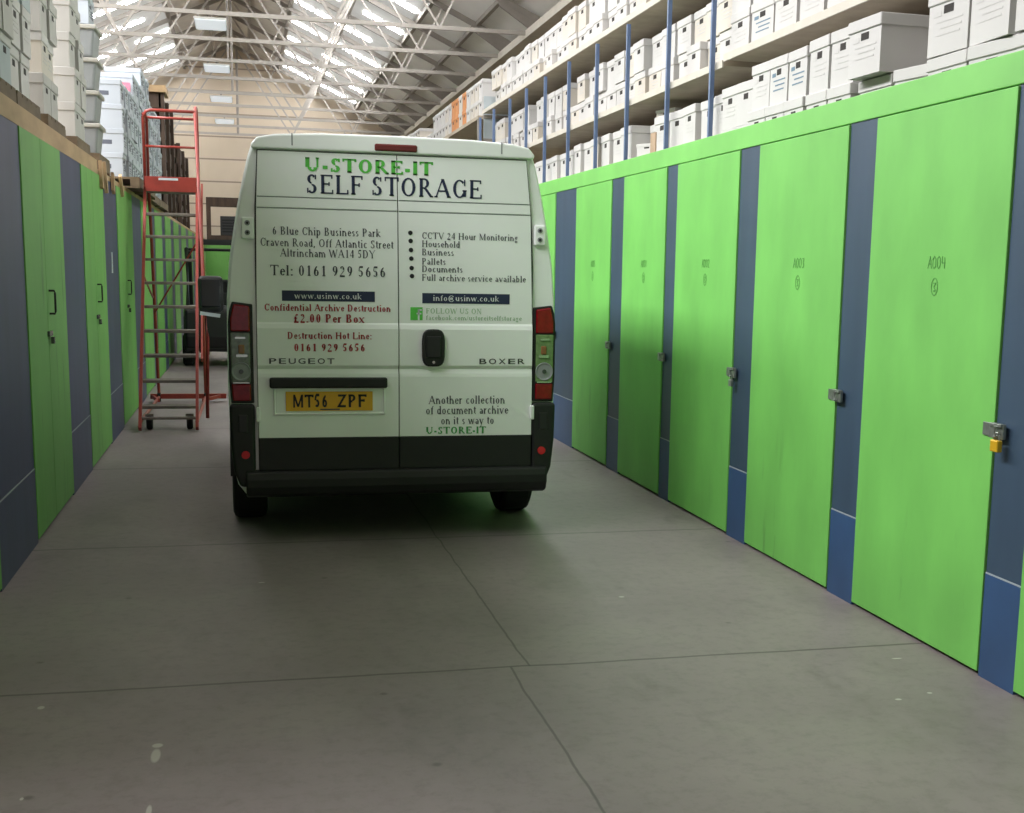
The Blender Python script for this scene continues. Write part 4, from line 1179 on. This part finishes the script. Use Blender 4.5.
ink(dr_, 'of document archive', 1.084, 1.614, .793, .052, M['ink_grey'], .15)
ink(dr_, 'on it s way to', 1.180, 1.522, .728, .050, M['ink_grey'], .15)
ink(dr_, 'U-STORE-IT', 1.084, 1.470, .668, .044, M['ink_green_dark'], 1.0)
def badge(parent, text, x0, x1, z0, h):
    o = bpy.data.objects.new('badge', sans_mesh('badge', text, M['badge'], x1 - x0, h))
    COL.objects.link(o); o.parent = parent
    o.location = (bx(x0), door_face(z0 + h / 2) - .003, z0)
    return o
def spaced(parent, text, x0, x1, z0, h):
    """badge letters set wide apart, as chromed capitals of one word"""
    mb = None
    n_ = len(text); w = (x1 - x0) / (n_ + (n_ - 1) * .35)
    import bmesh
    bm = bmesh.new()
    for i, c in enumerate(text):
        me = sans_mesh('glyph', c, M['badge'], w, h)
        me.transform(Matrix.Translation((i * w * 1.35, 0, 0)))
        bm.from_mesh(me); bpy.data.meshes.remove(me)
    me = bpy.data.meshes.new('badge'); bm.to_mesh(me); bm.free()
    me.materials.append(M['badge'])
    o = bpy.data.objects.new('badge', me); COL.objects.link(o); o.parent = parent
    o.location = (bx(x0), door_face(z0 + h / 2) - .003, z0)
spaced(dl, 'PEUGEOT', .128, .520, 1.110, .034)
spaced(dr_, 'BOXER', 1.424, 1.718, 1.110, .034)

# number plate in its pressed recess under the grab bar
rc = MB().box(bx(.165), bx(.815), -.0355, -.03, .805, .962).build('plate_recess', M['van'], dl, bevel=.002)
rim = MB()
for a in ((.150, .830, .795, .808), ):
    rim.box(bx(a[0]), bx(a[1]), -.044, -.03, a[2], a[3])
rim.box(bx(.150), bx(.163), -.044, -.03, .795, .960); rim.box(bx(.817), bx(.830), -.044, -.03, .795, .960)
rim.build('recess_rim', M['van'], dl, bevel=.006, seg=2)
MB().box(bx(.128), bx(.842), -.072, -.03, .962, 1.027).build('grab_bar', M['black_plastic'], dl, bevel=.012, seg=3)
pt = MB().box(bx(.223), bx(.752), -.043, -.0355, .820, .940).build('number_plate', M['plate'], dl, bevel=.002)
for tx, x0, x1 in (('MT56', .262, .478), ('ZPF', .533, .712)):
    pm = MB()
    lettering(pm, tx, bx(x0), bx(x1), .842, .080, plain=True)
    pm.build('lettering', M['ink_black'], pt, loc=(0, -.0437, 0))
MB().box(bx(.43), bx(.55), -.0437, -.043, .826, .834).build('dealer_strip', M['ink_grey'], pt)
# rear door handle: upright black oval
hp = []
for k in range(28):
    a = 2 * math.pi * k / 28
    c_, s_ = math.cos(a), math.sin(a)
    hp.append((bx(1.131) + .073 * math.copysign(abs(c_) ** .55, c_), 1.211 + .117 * math.copysign(abs(s_) ** .55, s_)))
hnd = MB().prism(hp, -.058, -.03).build('door_handle', M['black_plastic'], dr_, bevel=.012, seg=3)
MB().box(bx(1.085), bx(1.177), -.068, -.055, 1.15, 1.285).build('pull', M['black_gloss'], hnd, bevel=.010, seg=2)
MB().disc((bx(1.131), -.058, 1.122), .009, (0, -1, 0), .003, 12).build('key_lock', M['chrome'], hnd)
# hinges at both outer edges of the doors
for sd, xs in ((-1, -.020), (1, 1.772)):
    h_ = MB().box(bx(xs), bx(xs + .076), -.026, .012, 1.855, 1.985).build('hinge', M['van'], van, bevel=.012, seg=3)
    for z in (1.893, 1.950):
        MB().disc((bx(xs + .036), -.026, z), .016, (0, -1, 0), .004, 14).build('bolt', M['crate'], h_)
        MB().disc((bx(xs + .036), -.0295, z), .008, (0, -1, 0), .004, 10).build('bolt_head', M['black_plastic'], h_)
    MB().box(bx(.045 if sd < 0 else 1.757), bx(.070 if sd < 0 else 1.782), -.05, -.01, .755, .845).build('lower_hinge', M['van'], van, bevel=.006)

# tail lights
for sd in (-1, 1):
    def tx(d): return sd * (bx(1.77) + d)                   # d: distance outwards from the door edge
    poly = [(tx(.004), .868), (tx(.140), .868), (tx(.150), 1.02), (tx(.150), 1.36), (tx(.142), 1.43), (tx(.124), 1.482), (tx(.004), 1.468)]
    tl = MB().prism(poly, -.020, .12).build('tail_light', M['black_plastic'], van, bevel=.006)
    def lens(name, pts, m, y=-.032):
        return MB().prism([(tx(a), z) for a, z in pts], y, -.01).build(name, m, tl, bevel=.008, seg=2)
    lens('red_lens', [(.022, 1.305), (.136, 1.305), (.136, 1.38), (.116, 1.468), (.022, 1.456)], M['lens_red'])
    lens('red_lens', [(.022, .882), (.130, .882), (.136, .985), (.022, .985)], M['lens_red'])
    lens('clear_lens', [(.022, .992), (.136, .992), (.138, 1.298), (.022, 1.298)], M['lens_clear'] if sd < 0 else M['lens_reflect'], -.028)
    o1 = MB().lathe([(.0, -.030), (.045, -.030), (.055, -.034), (.058, -.028)], (tx(.078), 0, 1.062), 'y', 24).build('reversing_lamp', M['crate'], tl)
    MB().disc((tx(.078), -.030, 1.062), .014, (0, -1, 0), .006, 12).build('bulb', M['badge'], tl)
    MB().box(min(tx(.055), tx(.092)), max(tx(.055), tx(.092)), -.034, -.02, 1.17, 1.225).build('indicator', M['amber'], tl, bevel=.008)
    MB().box(min(tx(.04), tx(.105)), max(tx(.04), tx(.105)), -.034, -.02, 1.150, 1.166).build('reflector_strip', M['chrome'], tl)
    MB().box(min(tx(.03), tx(.126)), max(tx(.03), tx(.126)), -.034, -.02, .990, .998).build('reflector_strip', M['chrome'], tl)
    MB().box(min(tx(.05), tx(.11)), max(tx(.05), tx(.11)), -.034, -.02, 1.26, 1.272).build('reflector_strip', M['chrome'], tl)
    # bumper corner below the light
    cp = [(tx(.002), .352), (tx(.095), .352), (tx(.130), .445), (tx(.148), .62), (tx(.152), .80), (tx(.152), .862), (tx(.002), .862)]
    co = MB().prism(cp, -.045, .55).build('bumper_corner', M['black_plastic'], van, bevel=.02, seg=3)
    MB().box(min(tx(.045), tx(.10)), max(tx(.045), tx(.10)), -.050, -.04, .69, .80).build('recess_cover', M['black_gloss'], co, bevel=.008)
    MB().disc((tx(.062), -.045, .554), .025, (0, -1, 0), .012, 20).build('reflector', M['reflector'], co)
# bumper step across the back
bp = [(-.05, .30), (-.075, .352), (-.078, .40), (-.066, .446), (-.04, .452), (.10, .452), (.10, .28), (.0, .28)]
MB().prism(bp, bx(-.022), bx(1.868), 'yz').build('bumper', M['black_plastic'], van, bevel=.012, seg=2)
# underside, axle, spare wheel, exhaust
MB().box(-.93, .93, .1, 4.9, .30, .36).build('underbody', M['black_gloss'], van)
MB().tube([(-.85, .86, .33), (.85, .86, .33)], .045, 12).build('rear_axle', M['black_gloss'], van)
MB().lathe([(.05, .20), (.30, .20), (.33, .23), (.33, .33), (.05, .33)], (-.05, 1.75, 0), 'z', 24).build('spare_wheel', M['rubber'], van)
MB().tube([(.45, .30, .30), (.45, 1.3, .30), (.3, 2.4, .30)], .035, 10).build('exhaust', M['truss'], van)
MB().box(.58, .75, .08, .35, .27, .33).build('tow_bracket', M['black_gloss'], van)
def wheel(x, y, sd):
    r_ = .335
    w_ = MB().lathe([(.20, -.11), (.295, -.112), (r_ - .012, -.10), (r_, -.075), (r_, .075), (r_ - .012, .10), (.295, .112), (.20, .11)], (x, y, r_), 'x', 36).build('tyre', M['rubber'], van, smooth=False)
    MB().lathe([(.02, sd * .085), (.10, sd * .10), (.17, sd * .085), (.205, sd * .105), (.205, -sd * .05)], (x, y, r_), 'x', 28).build('wheel_rim', M['truss_grey'], w_)
    ar = []
    for k in range(15):
        a = math.pi * k / 14
        ar.append((y + .415 * math.cos(a), .345 + .40 * math.sin(a)))
    MB().prism(ar, sd * .95, sd * 1.026, 'yz').build('wheel_arch', M['black_plastic'], van)
for sd in (-1, 1):
    wheel(sd * .905, .86, sd)
    wheel(sd * .905, 4.32, sd)
    # sill and rubbing strip
    MB().prism([(1.35, .56), (3.85, .56), (3.85, .72), (1.35, .72)], sd * 1.0, sd * 1.03, 'yz').build('side_moulding', M['black_plastic'], van, bevel=.008)
    # door glass and mirror
    MB().prism([(3.25, 1.42), (4.38, 1.34), (4.30, 1.55), (3.95, 2.02), (3.25, 2.02)], sd * .90, sd * .992, 'yz').build('side_glass', M['glass_dark'], van)
    mr_ = MB()
    mr_.box(min(sd * 1.10, sd * 1.315), max(sd * 1.10, sd * 1.315), 3.80, 3.98, 1.275, 1.60)
    mo = mr_.build('wing_mirror', M['black_plastic'], van, bevel=.045, seg=4)
    MB().bar((sd * .96, 3.95, 1.40), (sd * 1.13, 3.92, 1.40), .07, .10).build('mirror_arm', M['black_plastic'], mo)
    MB().box(min(sd * 1.125, sd * 1.29), max(sd * 1.125, sd * 1.29), 3.79, 3.81, 1.33, 1.57).build('mirror_glass', M['glass_dark'], mo, bevel=.008)
    MB().bar((sd * 1.30, 3.80, 1.275), (sd * 1.13, 3.80, 1.252), .04, .03).build('mirror_trim', M['sign_white'], mo)
    MB().box(min(sd * .55, sd * .86), max(sd * .55, sd * .86), 5.02, 5.20, .78, .98).build('headlamp', M['lens_clear'], van, bevel=.03, seg=2)
MB().prism([(4.12, 2.125), (4.66, 1.395), (4.68, 1.43), (4.15, 2.16)], -.78, .78, 'yz').build('windscreen', M['glass_dark'], van)
MB().box(-.86, .86, 5.15, 5.34, .32, .72).build('front_bumper', M['black_plastic'], van, bevel=.05, seg=3)
